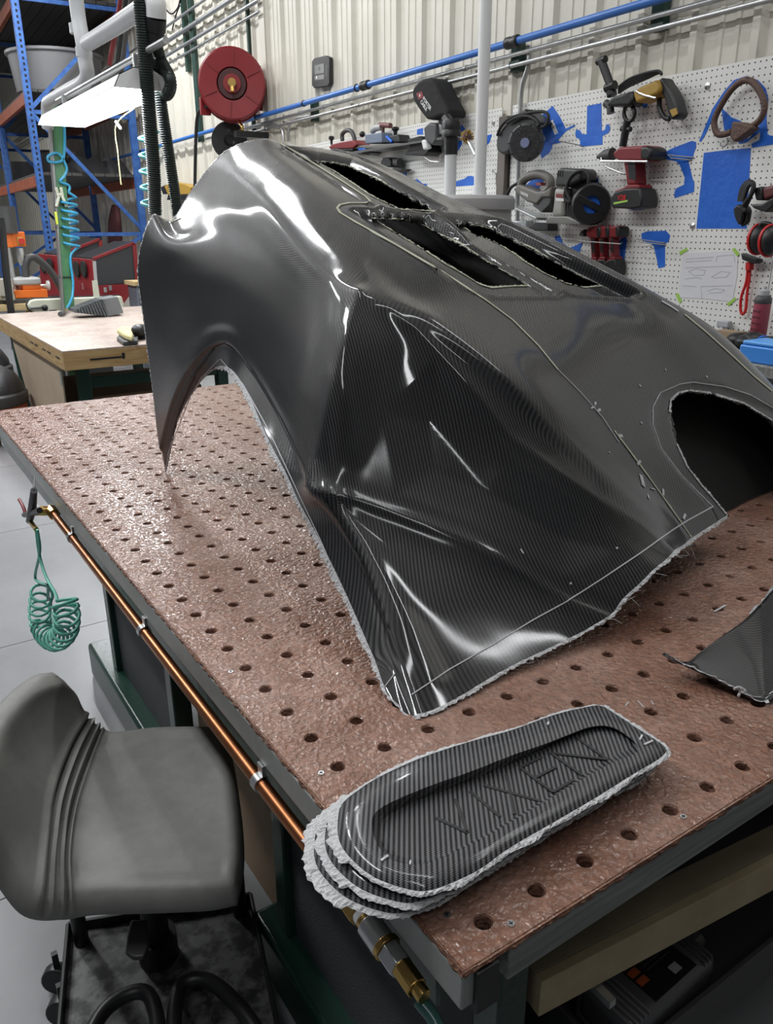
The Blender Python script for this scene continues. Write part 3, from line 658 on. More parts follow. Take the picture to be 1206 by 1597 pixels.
seamL = [(437, 224), (465, 240), (500, 262), (540, 287), (570, 307), (577, 314), (570, 317), (545, 317), (530, 320), (526, 325), (530, 332), (548, 343), (600, 372), (690, 424), (757, 468), (800, 500), (840, 540), (870, 577)]
onskin('cream_seam', seamL, 3.4, 'seam', body)
onskin('scribe_line', [(870, 577), (905, 612), (940, 652), (965, 690)], 1.4, 'scribe', body)
onskin('cream_seam', [(958, 672), (985, 708), (1010, 742), (1040, 784), (1062, 815), (1078, 838)], 3.6, 'seam', body, .3)
onskin('cream_seam', [(1032, 470), (1046, 478), (1058, 486)], 4, 'scribe', body)
onskin('cream_seam', [(1068, 491), (1100, 517), (1140, 553), (1175, 586), (1204, 610)], 4, 'seam', body)
onskin('cream_seam', [(668, 291), (700, 305), (735, 318), (756, 326)], 4, 'seam', body)
onskin('scribe_line', [(642, 1084), (700, 1045), (770, 1005), (830, 968), (884, 938), (940, 902), (1000, 862), (1050, 826), (1072, 812), (1112, 790)], 1.8, 'scribe', body)
onskin('scribe_line', [(598, 1075), (617, 1050)], 1.5, 'scribe', body)
onskin('scribe_line', [(345, 560), (380, 600), (420, 672), (455, 745), (500, 840), (545, 945), (580, 1030), (599, 1076)], 1.6, 'scribe', body)
onskin('scribe_line', [(343, 560), (315, 588), (290, 630), (272, 680), (262, 710)], 1.2, 'scribe', body)
onskin('scribe_line', [(1111, 790), (1063, 742), (1031, 700), (1018, 662), (1018, 634), (1030, 612), (1060, 599), (1080, 596), (1130, 603), (1170, 616), (1205, 636)], 1.6, 'scribe', body)
onskin('scribe_line', [(240, 333), (252, 341), (268, 346), (283, 340)], 2.2, 'seam', body)
onskin('groove_shade_line', [(655, 1112), (632, 1050), (600, 965), (564, 876), (530, 814), (500, 768), (483, 744), (437, 652), (393, 577), (364, 543), (349, 534), (335, 541), (305, 582), (282, 635), (266, 690)], 2.6, 'blackm', body, lift=.0009)  # black strip painted for the shade along the flange groove
# flakes of loose tape and specks
for (u, v, a, b, an) in ((928, 630, 9, 3, 60), (924, 636, 12, 2.5, 40), (934, 640, 10, 4, 45), (968, 680, 8, 5, 20), (1001, 748, 8, 16, 5), (1003, 757, 5, 8, 80), (996, 722, 14, 4, 45), (1034, 768, 4, 12, -15), (1011, 775, 3, 9, -10), (1018, 763, 12, 2, 10), (1067, 806, 4, 14, -35), (814, 860, 2, 8, 30), (998, 602, 3, 3, 0), (1102, 588, 3, 3, 0), (1038, 577, 2.5, 2.5, 0), (1000, 660, 3, 3, 0), (962, 855, 3, 3, 0), (890, 910, 3, 3, 0), (950, 706, 2, 2, 0)):
    h = hit(u, v, .0015)
    if h is None: continue
    c, n_ = h; s_ = np.linalg.norm(c - CAM) / FPX; x, y, _ = basis(n_); x2 = nrm(ROT[:, 0] - n_ * (ROT[:, 0] @ n_)); y2 = np.cross(n_, x2)
    ca, sa = math.cos(R(an)), math.sin(R(an)); ex, ey = x2 * ca + y2 * sa, -x2 * sa + y2 * ca
    put('tape_flake', MB().box(c, (a * s_, b * s_, .0008), (ex, ey, n_)), 'scribe', body)
# frayed, whitish cut edges
def fray(line, outdir, w0, w1, name='frayed_edge', step=.004, up=None, m='fray'):
    L = [np.asarray(p, float) for p in line]; s_ = [0]
    for a, b in zip(L[:-1], L[1:]): s_.append(s_[-1] + np.linalg.norm(b - a))
    n_ = max(3, int(s_[-1] / step)); q = np.linspace(0, s_[-1], n_); L = np.array(L); O = np.array(outdir)
    Pq = np.stack([np.interp(q, s_, L[:, k]) for k in range(3)], 1); Oq = np.stack([np.interp(q, s_, O[:, k]) for k in range(3)], 1); Oq /= np.linalg.norm(Oq, axis=1, keepdims=True) + 1e-9
    base_w = np.interp(q, np.linspace(0, s_[-1], 24), rng.uniform(w0, w1, 24)); ww = base_w * rng.uniform(.35, 1.25, n_)
    a = Pq - Oq * .004; b = Pq + Oq * ww[:, None] + rng.normal(0, .0008, (n_, 3))
    return put(name, MB().grid(np.array([a, (a + b) / 2 + rng.normal(0, .0006, (n_, 3)), b])), m, body, sol=.0012, fix=False)
ia = np.searchsorted(ir, 2.7); ib = np.searchsorted(ir, 11.0)
fray(F[ia:ib + 1:4, 0], (F[:, 0] - F[:, 5])[ia:ib + 1:4], .004, .013)
fray(F[0:ia:4, 0], (F[:, 0] - F[:, 5])[0:ia:4], .001, .003)
ja, jb = 0, np.searchsorted(jc, 12.0)
fray(F[-1, ja:jb + 1], (F[-1] - F[-6])[ja:jb + 1], .002, .006)
fray(F[0, 0:np.searchsorted(jc, 11)], (F[0] - F[5])[0:np.searchsorted(jc, 11)], .0008, .0022)
for poly in HOLES + [ARCH[:7] , ARCH[11:]]:
    closed = len(poly) > 8 and poly in HOLES
    pp = poly + ([poly[0]] if closed else []); H = []
    for a, b in zip(pp[:-1], pp[1:]):
        L = math.hypot(b[0] - a[0], b[1] - a[1]); n_ = max(2, int(L / 4)); c0 = np.mean(poly, 0) if closed else np.array((1160, 720))
        for t in range(n_):
            q = np.array(a, float) + (np.array(b, float) - a) * t / n_; o_ = q - c0; o_ /= np.linalg.norm(o_) + 1e-9
            h = hit(*(q + o_ * 2.5), 0.0006)
            if h is not None: H.append((h[0], h[0] - (hit(*(q + o_ * 7), 0.0006) or (h[0] + .001, 0))[0]))
    if len(H) > 3: fray([h[0] for h in H], [h[1] for h in H], .0005, .003, step=.003, m='seam' if closed else 'fray')
# stray fibres on the front edge
for k in range(26):
    j = rng.integers(ja + 6, jb - 2); p = F[-1, j]; d = nrm(F[-1, j] - F[-6, j]) + rng.normal(0, .5, 3); L = rng.uniform(.008, .02)
    put('loose_fibre', MB().tube([p, p + d * L * .5, p + d * L + UP * rng.uniform(-.004, .006)], .0004, 4), 'fray', body)

# ================================================================== ON THE TABLE
def closed_resample(P, n):
    P = np.array(P, float); Q = np.array(spl([*P], 10, True)); Q = np.vstack([Q, Q[:1]]); s_ = np.concatenate([[0], np.cumsum(np.linalg.norm(np.diff(Q, axis=0), axis=1))])
    q = np.linspace(0, s_[-1], n, endpoint=False); return np.stack([np.interp(q, s_, Q[:, k]) for k in range(2)], 1)
zz = lambda L: [(450 + a / 1.855, 1050 + b / 1.855) for a, b in L]
OUT = zz([(140, 430), (150, 382), (190, 345), (260, 300), (380, 245), (520, 198), (640, 165), (760, 122), (860, 97), (905, 93), (940, 112), (1010, 158), (1092, 212), (1092, 235), (1060, 260), (1000, 295), (880, 370), (760, 440), (640, 510), (560, 568), (480, 608), (400, 634), (330, 625), (240, 590), (170, 530), (142, 480)])
REC = zz([(241, 430), (250, 405), (275, 385), (330, 358), (430, 318), (520, 287), (640, 240), (740, 205), (830, 170), (875, 155), (920, 152), (960, 166), (1000, 196), (1014, 216), (1010, 228), (985, 240), (930, 262), (840, 312), (740, 372), (640, 432), (560, 478), (490, 512), (420, 545), (345, 552), (285, 530), (250, 480)])
FLO = zz([(268, 455), (275, 425), (300, 402), (350, 376), (430, 345), (520, 312), (640, 264), (740, 222), (830, 182), (878, 166), (918, 164), (950, 176), (988, 204), (1000, 218), (996, 228), (975, 238), (920, 262), (832, 312), (735, 368), (635, 428), (556, 472), (490, 505), (425, 535), (352, 540), (300, 522), (272, 490)])
NP_ = 120
zr = TOP + .0455
o3 = np.array([onz(u, v, zr - .003) for u, v in closed_resample(OUT, NP_)])
m3 = None
r3 = np.array([onz(u, v, zr) for u, v in closed_resample(REC, NP_)])
f3 = np.array([onz(u, v, zr - .017) for u, v in closed_resample(FLO, NP_)])
# the right-hand end of the dish runs out flush
xe = r3[:, 0]; ramp = np.clip((xe - xe.min()) / (xe.max() - xe.min()), 0, 1); f3[:, 2] = zr - .017 + .010 * np.clip((ramp - .55) / .45, 0, 1)
mid = o3 * .35 + r3 * .65; mid[:, 2] = zr; lip = r3 + (f3 - r3) * .06; lip[:, 2] = r3[:, 2] - .002
wal = f3 * .85 + r3 * .15; wal[:, 2] = f3[:, 2] + .002
cen_ = f3.mean(0)
f4 = f3 * .93 + cen_ * .07
def carbon_dish(name, label, dz, dx, dy, zoff=0):
    t = thing(name, label, 'carbon panel', (o3[:, 0].mean() + dx, o3[:, 1].mean() + dy, TOP), 'stack of carbon dish panels')
    D_ = np.array([dx, dy, dz]); rings = [o3, mid, r3, lip, wal, f3, f4]
    V = np.concatenate([q + D_ for q in rings]); n = NP_; F_ = []
    for L in range(len(rings) - 1): F_ += [(L * n + k, L * n + (k + 1) % n, (L + 1) * n + (k + 1) % n, (L + 1) * n + k) for k in range(n)]
    F_.append(tuple((len(rings) - 1) * n + k for k in range(n)))
    mb = MB(); mb.add(V, F_)
    o = put('dish', mb, ['carbon_panel', 'carbon_in'], t, smooth=50, fix=False)
    me = o.data; bm = bmesh.new(); bm.from_mesh(me); bmesh.ops.triangulate(bm, faces=[f for f in bm.faces if len(f.verts) > 4]); bmesh.ops.recalc_face_normals(bm, faces=bm.faces)
    up = sum(f.normal.z * f.calc_area() for f in bm.faces)
    if up < 0: bmesh.ops.reverse_faces(bm, faces=bm.faces)
    uvl = bm.loops.layers.uv.new('UVMap'); ca, sa = math.cos(R(100)), math.sin(R(100))
    for f in bm.faces:
        for l in f.loops: l[uvl].uv = (l.vert.co.x * ca + l.vert.co.y * sa, -l.vert.co.x * sa + l.vert.co.y * ca)
    bm.to_mesh(me); bm.free(); me.polygons.foreach_set('use_smooth', [True] * len(me.polygons))
    k = o.modifiers.new('solid', 'SOLIDIFY'); k.thickness = .0025; k.offset = -1; k.material_offset = 1; k.material_offset_rim = 1
    # white ragged flash round the rim
    c2 = o3.mean(0); n2 = 300; q = np.linspace(0, n, n2, endpoint=False); E_ = np.stack([np.interp(q, np.arange(n + 1), np.append(o3[:, k_], o3[0, k_])) for k_ in range(3)], 1) + D_
    T_ = np.roll(E_, -1, 0) - np.roll(E_, 1, 0); O_ = np.stack([T_[:, 1], -T_[:, 0], 0 * T_[:, 0]], 1); O_ /= np.linalg.norm(O_, axis=1, keepdims=True) + 1e-9
    if ((E_ - c2 - D_) * O_).sum() < 0: O_ = -O_
    wb = np.interp(np.arange(n2), np.linspace(0, n2, 40), np.append(rng.uniform(.002, .0075, 39), .004)); px_ = proj(E_)
    wb += np.where(px_[:, 0] < 545, .007, 0) * rng.uniform(.7, 1.1, n2)
    ww = wb * rng.uniform(.80, 1.12, n2)
    a = E_ - O_ * .0012 + UP * .0006; b = E_ + O_ * ww[:, None] * .6 + UP * rng.normal(-.0005, .0007, (n2, 1)); c_ = E_ + O_ * ww[:, None] + UP * rng.normal(-.0018, .0008, (n2, 1))
    mb = MB(); mb.add(np.concatenate([a, b, c_]), [(L * n2 + k_, L * n2 + (k_ + 1) % n2, (L + 1) * n2 + (k_ + 1) % n2, (L + 1) * n2 + k_) for L in (0, 1) for k_ in range(n2)])
    put('ragged_flash', mb, 'fray', t, sol=.0012, fix=False)
    return t
dz3 = [-.0235, -.012, 0.0]
carbon_dish('carbon_dish_panel', 'lowest carbon fibre dish panel, lying flat on the red table top', dz3[0], -.026, .010)
carbon_dish('carbon_dish_panel', 'middle carbon fibre dish panel, sandwiched in the stack of three', dz3[1], -.014, .005)
td = carbon_dish('carbon_dish_panel', 'uppermost carbon fibre dish panel, raised lettering in its hollow', 0, 0, 0)
zl = lambda a, b: (660 + a / 3.769, 1130 + b / 3.769)
def strk(pts): return [onz(*zl(*p), zr - .0145) for p in pts]
for nm, sts in (('letter_v', [[(190, 430), (262, 628)], [(75, 540), (262, 628)]]), ('letter_i', [[(275, 385), (455, 535)]]), ('letter_x', [[(355, 350), (680, 440)], [(490, 285), (540, 520)]]),
                ('letter_e', [[(700, 195), (570, 250), (765, 395), (885, 330)], [(660, 310), (780, 255)]]), ('letter_n', [[(940, 310), (750, 175), (1085, 225), (900, 95)]])):
    mb = MB()
    for st in sts:
        P3 = strk(st)
        for a, b in zip(P3[:-1], P3[1:]):
            f_ = lambda p: np.array([p[0], p[1], zr - .0163 + .010 * np.clip(((p[0] - xe.min()) / (xe.max() - xe.min()) - .55) / .45, 0, 1)])
            mb.bar(f_(a), f_(b), .0042, .0016)
    put(nm, mb, mat('embossed_carbon', (.03,.03,.032), .45), td, bev=.0004)
for (u, v, L) in ((505, 1290, 10), (640, 1345, 6), (600, 1338, 12), (1000, 1150, 14), (1012, 1158, 18), (855, 1128, 8)):
    p = onz(u, v, zr + .001); put('fibre_crumb', MB().box(p, (L * .0009, .003, .0012), (nrm((1, rng.uniform(-1, 1), 0)), nrm((rng.uniform(-.2, .2), 1, 0)), UP)), 'fray', td)
# loose offcut
oc = thing('carbon_offcut', 'curved black carbon offcut with frayed edge on red table', 'offcut', onz(1190, 1098, TOP))
ne = [(1034, 1019, .034), (1052, 1030, .032), (1080, 1043, .028), (1120, 1062, .020), (1160, 1083, .010), (1186, 1096, .003), (1212, 1086, .014), (1262, 1062, .05)]
fe = [(1036, 1018, .036), (1072, 1033, .026), (1096, 1014, .024), (1130, 990, .020), (1163, 966, .022), (1184, 945, .034), (1206, 920, .056), (1236, 890, .085)]
nq = np.array(spl([onz(a, b, TOP + c) for a, b, c in ne], 6)); fq = np.array(spl([onz(a, b, TOP + c) for a, b, c in fe], 6))
gr = np.array([nq * (1 - t) + fq * t - UP * .012 * math.sin(math.pi * t) * np.linspace(.2, 1, len(nq))[:, None] for t in np.linspace(0, 1, 14)])
gr[..., 2] = np.maximum(gr[..., 2], TOP + .0035)
o = put('sheet', MB().grid(gr), ['carbon', 'carbon_in'], oc, smooth=60, fix=False)
uvl = o.data.uv_layers.new(name='UVMap')
for l in o.data.loops: uvl.data[l.index].uv = (o.data.vertices[l.vertex_index].co.x, o.data.vertices[l.vertex_index].co.y)
k = o.modifiers.new('solid', 'SOLIDIFY'); k.thickness = .003; k.offset = 0
put('frayed_edge', MB().grid(np.array([nq[6:34] + UP * .002, nq[6:34] + np.array([-.002, -.004, .003]) + rng.normal(0, .0015, (28, 3))])), 'fray', oc, sol=.001)
put('frayed_edge', MB().grid(np.array([fq[26:42] + UP * .002, fq[26:42] + np.array([-.003, .002, .002]) + rng.normal(0, .0015, (16, 3))])), 'fray', oc, sol=.001)
put('loose_tuft', MB().tube(spl([onz(1145, 1075, TOP + .018), onz(1153, 1072, TOP + .02), onz(1163, 1078, TOP + .016), onz(1155, 1080, TOP + .012), onz(1152, 1086, TOP + .01)]), .0022, 6), 'fray', oc, smooth=60)
p = onz(1123, 949, TOP); put('tape_scrap', MB().bar(onz(1114, 954, TOP + .0015), onz(1132, 944, TOP + .0015), .004, .001), 'scribe', label='short cream strip of tape over a table hole', cat='tape scrap')
for k, (u, v, an, L) in enumerate(((978, 1098, 20, .012), (1000, 1098, 70, .018), (1018, 1096, 60, .01))):
    p = onz(u, v, TOP + .0006)
    put('fibre_scrap', MB().box(p, (L, .0016 if k < 3 else .009, .0008), ((math.cos(R(an)), math.sin(R(an)), 0), (-math.sin(R(an)), math.cos(R(an)), 0), UP)), 'fray' if k < 3 else mat('dust', (.34, .29, .27), .9), label='pale fibre scrap lying beside the uppermost carbon panel', cat='scrap', group='fibre scraps on the table top')

# ================================================================== UNDER THE TABLE
put('lower_shelf', MB().box((1.0, .36, .20), (1.55, .58, .018)), 'green', tb, bev=.003)
for xx in (.27, 1.72):
    for yy in (.42, .62): put('shelf_post', MB().box((xx, yy, .44), (.03, .03, .46)), 'green', tb)
put('plank_bracket', MB().box((.24, .18, .549), (.012, .36, .012)), 'steel', tb); put('plank_bracket', MB().box((1.6, .18, .545), (.03, .36, .02)), 'green', tb)
def plank(label, a, b, dep, h, m1):
    a = np.array(a); b = np.array(b); d = nrm(b - a); s_ = np.array([-d[1], d[0], 0])
    t = thing('plank', label, 'plank', ((a + b) / 2) - UP * h, 'planks under the table')
    put('face_board', MB().prism([a, b, b - UP * h, a - UP * h], s_ * .014), 'plyface', t, bev=.001)
    put('core_board', MB().prism([a + s_ * .0145, b + s_ * .0145, b + s_ * .0145 - UP * h, a + s_ * .0145 - UP * h], s_ * (dep - .0145)), m1, t, bev=.001)
a = onz(845, 1532, .62); b = onz(1206, 1345, .62); b = a + (b - a) * 2.6
plank('pale plywood beam lying beneath the grey front edge of the table', a, b, .055, .062, 'ply')
a2 = onz(940, 1420, .66) ; a2 = np.array([a[0] - .02, a[1] + .16, .66]); b2 = np.array([b[0], b[1] + .20, .66])
plank('brown plywood board on edge behind the pale beam, under the table', a2, b2, .03, .10, 'ply')
# dark crate with an oil jug
cr = thing('storage_crate', 'dark grey plastic crate on the shelf under the table', 'crate', (.78, .22, .209))
put('base', MB().box((.78, .22, .216), (.9, .36, .012)), 'dgrey', cr, bev=.003)
for dx, dy, sx, sy in ((0, -.176, .9, .012), (0, .176, .9, .012), (-.446, 0, .012, .34), (.446, 0, .012, .34)):
    put('crate_wall', MB().box((.78 + dx, .22 + dy, .262), (sx, sy, .085)), 'dgrey', cr, bev=.003)
jc0 = onz(1010, 1525, .30); jd = nrm(onz(1062, 1480, .30) - onz(968, 1562, .30)); js = nrm(np.cross(UP, jd))
jg = thing('oil_jug', 'grey ribbed plastic jug with black label lying in the crate', 'jug', jc0 - UP * .055)
put('body', MB().box(jc0 - UP * .012, (.24, .12, .084), (jd, js, UP)), mat('jug_grey', (.10, .10, .105), .4), jg, bev=.022, segs=4)
for k in range(5): put('rib', MB().box(jc0 - jd * (.072 + k * .011) - UP * .011, (.005, .112, .088), (jd, js, UP)), mat('jug_rib', (.16, .16, .165), .4), jg, bev=.002)
for k in range(3): put('rib', MB().box(jc0 + jd * (.082 + k * .010) - UP * .011, (.005, .112, .088), (jd, js, UP)), 'dgrey', jg, bev=.002)
put('neck', MB().cyl(jc0 + jd * .12 - UP * .01, jc0 + jd * .15 - UP * .01, .018, n=16), 'dgrey', jg)
lb = put('label', MB().box(jc0 + jd * .008 + UP * .0305, (.115, .098, .001), (jd, js, UP)), 'plastic', jg)
for r_ in range(3): put('orange_print', MB().box(jc0 - jd * .035 + js * (.024 - r_ * .018) + UP * .0312, (.022, .013, .0006), (jd, js, UP)), mat('orange_ink', (.45, .09, .02), .6), lb)
for r_ in range(6): put('small_print', MB().box(jc0 + jd * .02 + js * (.038 - r_ * .0085) + UP * .0312, (.065, .003, .0005), (jd, js, UP)), 'dgrey', lb)
put('barcode', MB().box(jc0 + jd * .03 - js * .03 + UP * .0312, (.02, .016, .0006), (jd, js, UP)), 'lgrey', lb)
# cardboard between the pedestals
cb = thing('cardboard_sheet', 'brown cardboard sheet standing between the table pedestals', 'cardboard', (.13, 1.0, .0))
put('sheet', MB().prism([(.135, .80, .006), (.135, 1.30, .006), (.125, 1.30, .66), (.125, .80, .66)], (.006, 0, 0)), 'card', cb)
put('dark_board', MB().prism([(.15, .735, .14), (.15, .80, .14), (.15, .80, .66), (.15, .735, .66)], (.02, 0, 0)), mat('dark_brown_board', (.022, .017, .013), .7), tb)

# ================================================================== STOOL
st = thing('work_stool', 'low grey moulded stool with ribbed backrest beside the table', 'stool', (-.17, .8, 0))
sg = [  # across: far -> near, rows: front (under table) -> back rest
 [(352, 1124, .46), (362, 1180, .462), (370, 1260, .462), (376, 1330, .458), (372, 1388, .445)],
 [(300, 1122, .46), (310, 1180, .455), (320, 1260, .452), (325, 1335, .455), (322, 1392, .45)],
 [(235, 1124, .46), (240, 1180, .452), (235, 1260, .448), (225, 1335, .452), (225, 1395, .45)],
 [(180, 1130, .462), (165, 1190, .458), (145, 1262, .455), (132, 1335, .455), (140, 1398, .45)],
 [(160, 1118, .475), (132, 1180, .475), (108, 1250, .475), (98, 1325, .475), (100, 1408, .455)],
 [(140, 1100, .50), (105, 1150, .51), (76, 1225, .51), (66, 1300, .50), (55, 1405, .47)],
 [(128, 1078, .545), (80, 1105, .57), (38, 1165, .575), (20, 1260, .56), (18, 1355, .515)],
 [(105, 1063, .60), (55, 1075, .635), (5, 1120, .645), (-28, 1205, .635), (-12, 1310, .57)]]
Gs = np.array([[onz(a, b, c) for a, b, c in r] for r in sg])
kc2 = np.arange(5.); kr2 = np.arange(8.)
Gs = np.stack([hermite(Gs[i], kc2, np.linspace(0, 4, 29)) for i in range(8)]); Gs = np.stack([hermite(Gs[:, j], kr2, np.linspace(0, 7, 57)) for j in range(29)], 1)
Ns = normals(Gs); Ns = Ns if Ns[10, 14, 2] > 0 else -Ns
rr_ = np.linspace(0, 7, 57)[:, None]; cc_ = np.linspace(0, 4, 29)[None, :]
dsp = 0.008 * np.cos((rr_ - 3.55) * 2 * math.pi / .42) * ((rr_ > 3.5) & (rr_ < 4.95))
dsp = dsp - .006 * np.exp(-((cc_ - 3.35) / .12) ** 2) * (rr_ < 3.3) * (rr_ > .5) - .006 * np.exp(-((cc_ - .45) / .12) ** 2) * (rr_ < 3.3)
# rolled edges: drop the border
edge = np.minimum(np.minimum(cc_, 4 - cc_) / .35, np.minimum(rr_, 7 - rr_) / .35); edge = np.clip(edge, 0, 1)
dsp = dsp - .03 * (1 - np.sqrt(1 - (1 - edge) ** 2))
top_ = Gs + Ns * dsp[..., None]; bot_ = Gs - Ns * (.075 - .03 * (1 - edge)[..., None])
a_, b_ = top_.shape[:2]; mb = MB(); mb.grid(top_); mb.grid(bot_[::-1]); n0 = a_ * b_
ti = np.arange(n0).reshape(a_, b_); bi = (np.arange(n0) + n0).reshape(a_, b_)[::-1]
loop = [(0, j) for j in range(b_)] + [(i, b_ - 1) for i in range(1, a_)] + [(a_ - 1, j) for j in range(b_ - 2, -1, -1)] + [(i, 0) for i in range(a_ - 2, 0, -1)]
for q in range(len(loop)):
    p0, p1 = loop[q], loop[(q + 1) % len(loop)]; mb.f.append((int(ti[p0]), int(ti[p1]), int(bi[p1]), int(bi[p0])))
put('seat', mb, 'seat', st, smooth=70)
sc = Gs[18, 14]
put('column', MB().cyl((sc[0] - .005, sc[1] - .05, .09), (sc[0] - .005, sc[1] - .05, .40), .026, n=20).cyl((sc[0] - .005, sc[1] - .05, .09), (sc[0] - .005, sc[1] - .05, .17), .04, n=20), 'plastic', st, smooth=40)
lv = onz(222, 1490, .30)
put('lever', MB().prism([onz(a, b, .33) for a, b in ((205, 1440), (232, 1440), (234, 1480), (226, 1498), (208, 1500), (196, 1492), (199, 1465))], UP * .01), 'plastic', st, bev=.004)
bp = [onz(a, b, .11) for a, b in ((108, 1452), (392, 1405), (440, 1640), (92, 1640))]
put('tray', MB().prism(bp, -UP * .012), 'tray', st, bev=.003)
for a, b in zip(bp, bp[1:] + bp[:1]): put('tray_rim', MB().bar(a + UP * .010, b + UP * .010, .008, .028), 'blackm', st, bev=.002)
for (u, v) in ((128, 1470), (375, 1425)):
    p = onz(u, v, .11); put('upright', MB().cyl(p, p + UP * .20, .015, n=14), 'blackm', st, smooth=40)
put('support_bar', MB().tube([onz(128, 1470, .11) + UP * .2, np.array([sc[0], sc[1] - .05, .33]), onz(375, 1425, .11) + UP * .2], .012, 10), 'blackm', st, smooth=50)
for px in (((128, 1640), (160, 1580), (200, 1550), (232, 1552), (246, 1600), (240, 1660)), ((275, 1660), (272, 1580), (285, 1535), (325, 1530), (375, 1572), (420, 1640))):
    put('foot_hoop', MB().tube(spl([onz(a, b, .17) for a, b in px]), .014, 12), 'plastic', st, smooth=60)
for k, (u, v) in enumerate(((92, 1525), (100, 1575), (395, 1450), (430, 1640))):
    p = onz(u, v, .035) if k < 2 else onz(u, v, .035)
    c_ = put('caster', MB().cyl(p - np.array([.007, .011, 0]), p + np.array([.007, .011, 0]), .034, n=20), 'plastic', st, bev=.004)
    put('fork', MB().box(p + UP * .045, (.012, .012, .05)), 'blackm', c_)

# ================================================================== SECOND TABLE AND GANTRY
A0 = np.array([.55, 4.47, 0]); T2X, T2Y = 1.30, 2.5
t2 = thing('side_table', 'wood edged work table with worn brown top and green legs', 'work table', (1.2, 5.7, 0))
put('top', MB().box((.55 + T2X / 2, 4.47 + T2Y / 2, TOP - .004), (T2X, T2Y, .008)), 'browntop', t2)
put('apron', MB().box((.55 + T2X / 2, 4.47 + .019, TOP - .062), (T2X, .038, .108)), wood('pine_apron', (0.42, 0.285, 0.13), (0.30, 0.18, 0.07), (1.2, 10, 10)), t2, bev=.002)
put('apron', MB().box((.55 + T2X / 2, 4.47 + T2Y - .019, TOP - .062), (T2X, .038, .108)), 'pine', t2, bev=.002)
for xx in (.55 + .019, .55 + T2X - .019): put('apron', MB().box((xx, 4.47 + T2Y / 2, TOP - .062), (.038, T2Y - .08, .108)), wood('pine_apron_side', (0.42, 0.285, 0.13), (0.30, 0.18, 0.07), (10, 1.2, 10)), t2, bev=.002)
for k in range(5): put('routed_slot', MB().box((.549, 4.62 + k * .2 + .05 * (k % 2), TOP - .055), (.004, .10, .008)), 'dark', t2)
for x0, L in ((.70, .19), (1.05, .12)): put('routed_slot', MB().box((x0 + L / 2, 4.469, TOP - .062), (L, .004, .010)), 'dark', t2)
put('routed_slot', MB().box((.90, 4.469, TOP - .056), (.016, .004, .035)), 'dark', t2)
for xx in (.70, 1.62):
    for yy in (4.72, 6.70): put('leg', MB().box((xx, yy, .36), (.075, .075, .72)), 'green', t2, bev=.004)
put('rail', MB().box((1.16, 4.72, .60), (.92, .06, .07)), 'green', t2, bev=.003); put('rail', MB().box((1.16, 4.72, .35), (.92, .06, .06)), 'green', t2, bev=.003)
for xx in (.70, 1.62): put('rail', MB().box((xx, 5.7, .69), (.06, 1.95, .06)), 'green', t2)
put('brace', MB().bar((.625, 6.66, .70), (.625, 6.40, .02), .05, .05), 'green', t2)
cbx = thing('cardboard_sheet', 'large tan cardboard panel leaning under the wood edged table', 'cardboard', (.62, 5.4, 0))
put('board', MB().prism([(.575, 4.70, .73), (.575, 6.45, .73), (.60, 6.05, .004), (.60, 4.95, .004)], (.008, 0, 0)), mat('cardboard_tan', (.38, .30, .21), .8, var=(4, .8, (.34, .265, .185))), cbx)
put('printed_mark', MB().box((.574, 4.74, .64), (.001, .05, .10)), mat('print_grey', (.16, .19, .18), .8), cbx)
bx = thing('cardboard_box', 'brown cardboard box on the floor beneath the wood edged table', 'box', (1.15, 5.3, 0))
put('carton', MB().box((1.15, 5.3, .24), (.74, .9, .48)), mat('dark_cardboard', (.17, .115, .07), .8), bx, bev=.004); put('flap', MB().box((1.15, 4.848, .36), (.70, .006, .16)), 'card', bx)
# things on it
fan = thing('fanned_abrasive_sheets', 'fanned stack of dark grey abrasive sheets on brown table top', 'abrasive sheets', onz(155, 490, TOP))
FY = onz(172, 494, TOP)[1]
put('block', MB().prism([ony(u, v, FY) for u, v in ((171, 493.5), (193, 488), (184, 463), (157, 467))], (0, .20, 0)), mat('abrasive_face', (.10, .105, .105), .7), fan, bev=.003)
for k in range(11):
    f = k / 10; b0 = ony(168 - 50 * f, 494 - 6 * f, FY); b1 = ony(156 - 38 * f, 467.5 + 15 * f, FY)
    put('sheet', MB().prism([b0, b1, b1 + np.array([.016, 0, .004]), b0 + np.array([.016, 0, .002])], (0, .20, 0)), 'mesh', fan)
sb = thing('sanding_block', 'pale yellow handled sanding block on brown table top', 'sanding block', onz(200, 530, TOP))
put('base', MB().prism([onz(a, b, TOP + .026) for a, b in ((182, 526), (190, 517), (216, 522), (214, 531), (192, 533))], -UP * .024), 'dgrey', sb, bev=.004)
put('handle', MB().prism([onz(a, b, TOP + .065) for a, b in ((182, 512), (190, 507), (203, 509), (208, 520), (205, 524), (193, 520))], -UP * .038), 'yellow', sb, bev=.012, segs=3)
sb2 = thing('orbital_sander', 'black hand sander lying beside the pale sanding block', 'sander', onz(222, 526, TOP))
put('base', MB().cyl(onz(222, 527, TOP + .002), onz(222, 527, TOP + .002) + UP * .025, .06, n=24), 'rubber', sb2)
put('motor', MB().ball(onz(218, 515, TOP + .06), (.055, .05, .04)), 'plastic', sb2, smooth=60)
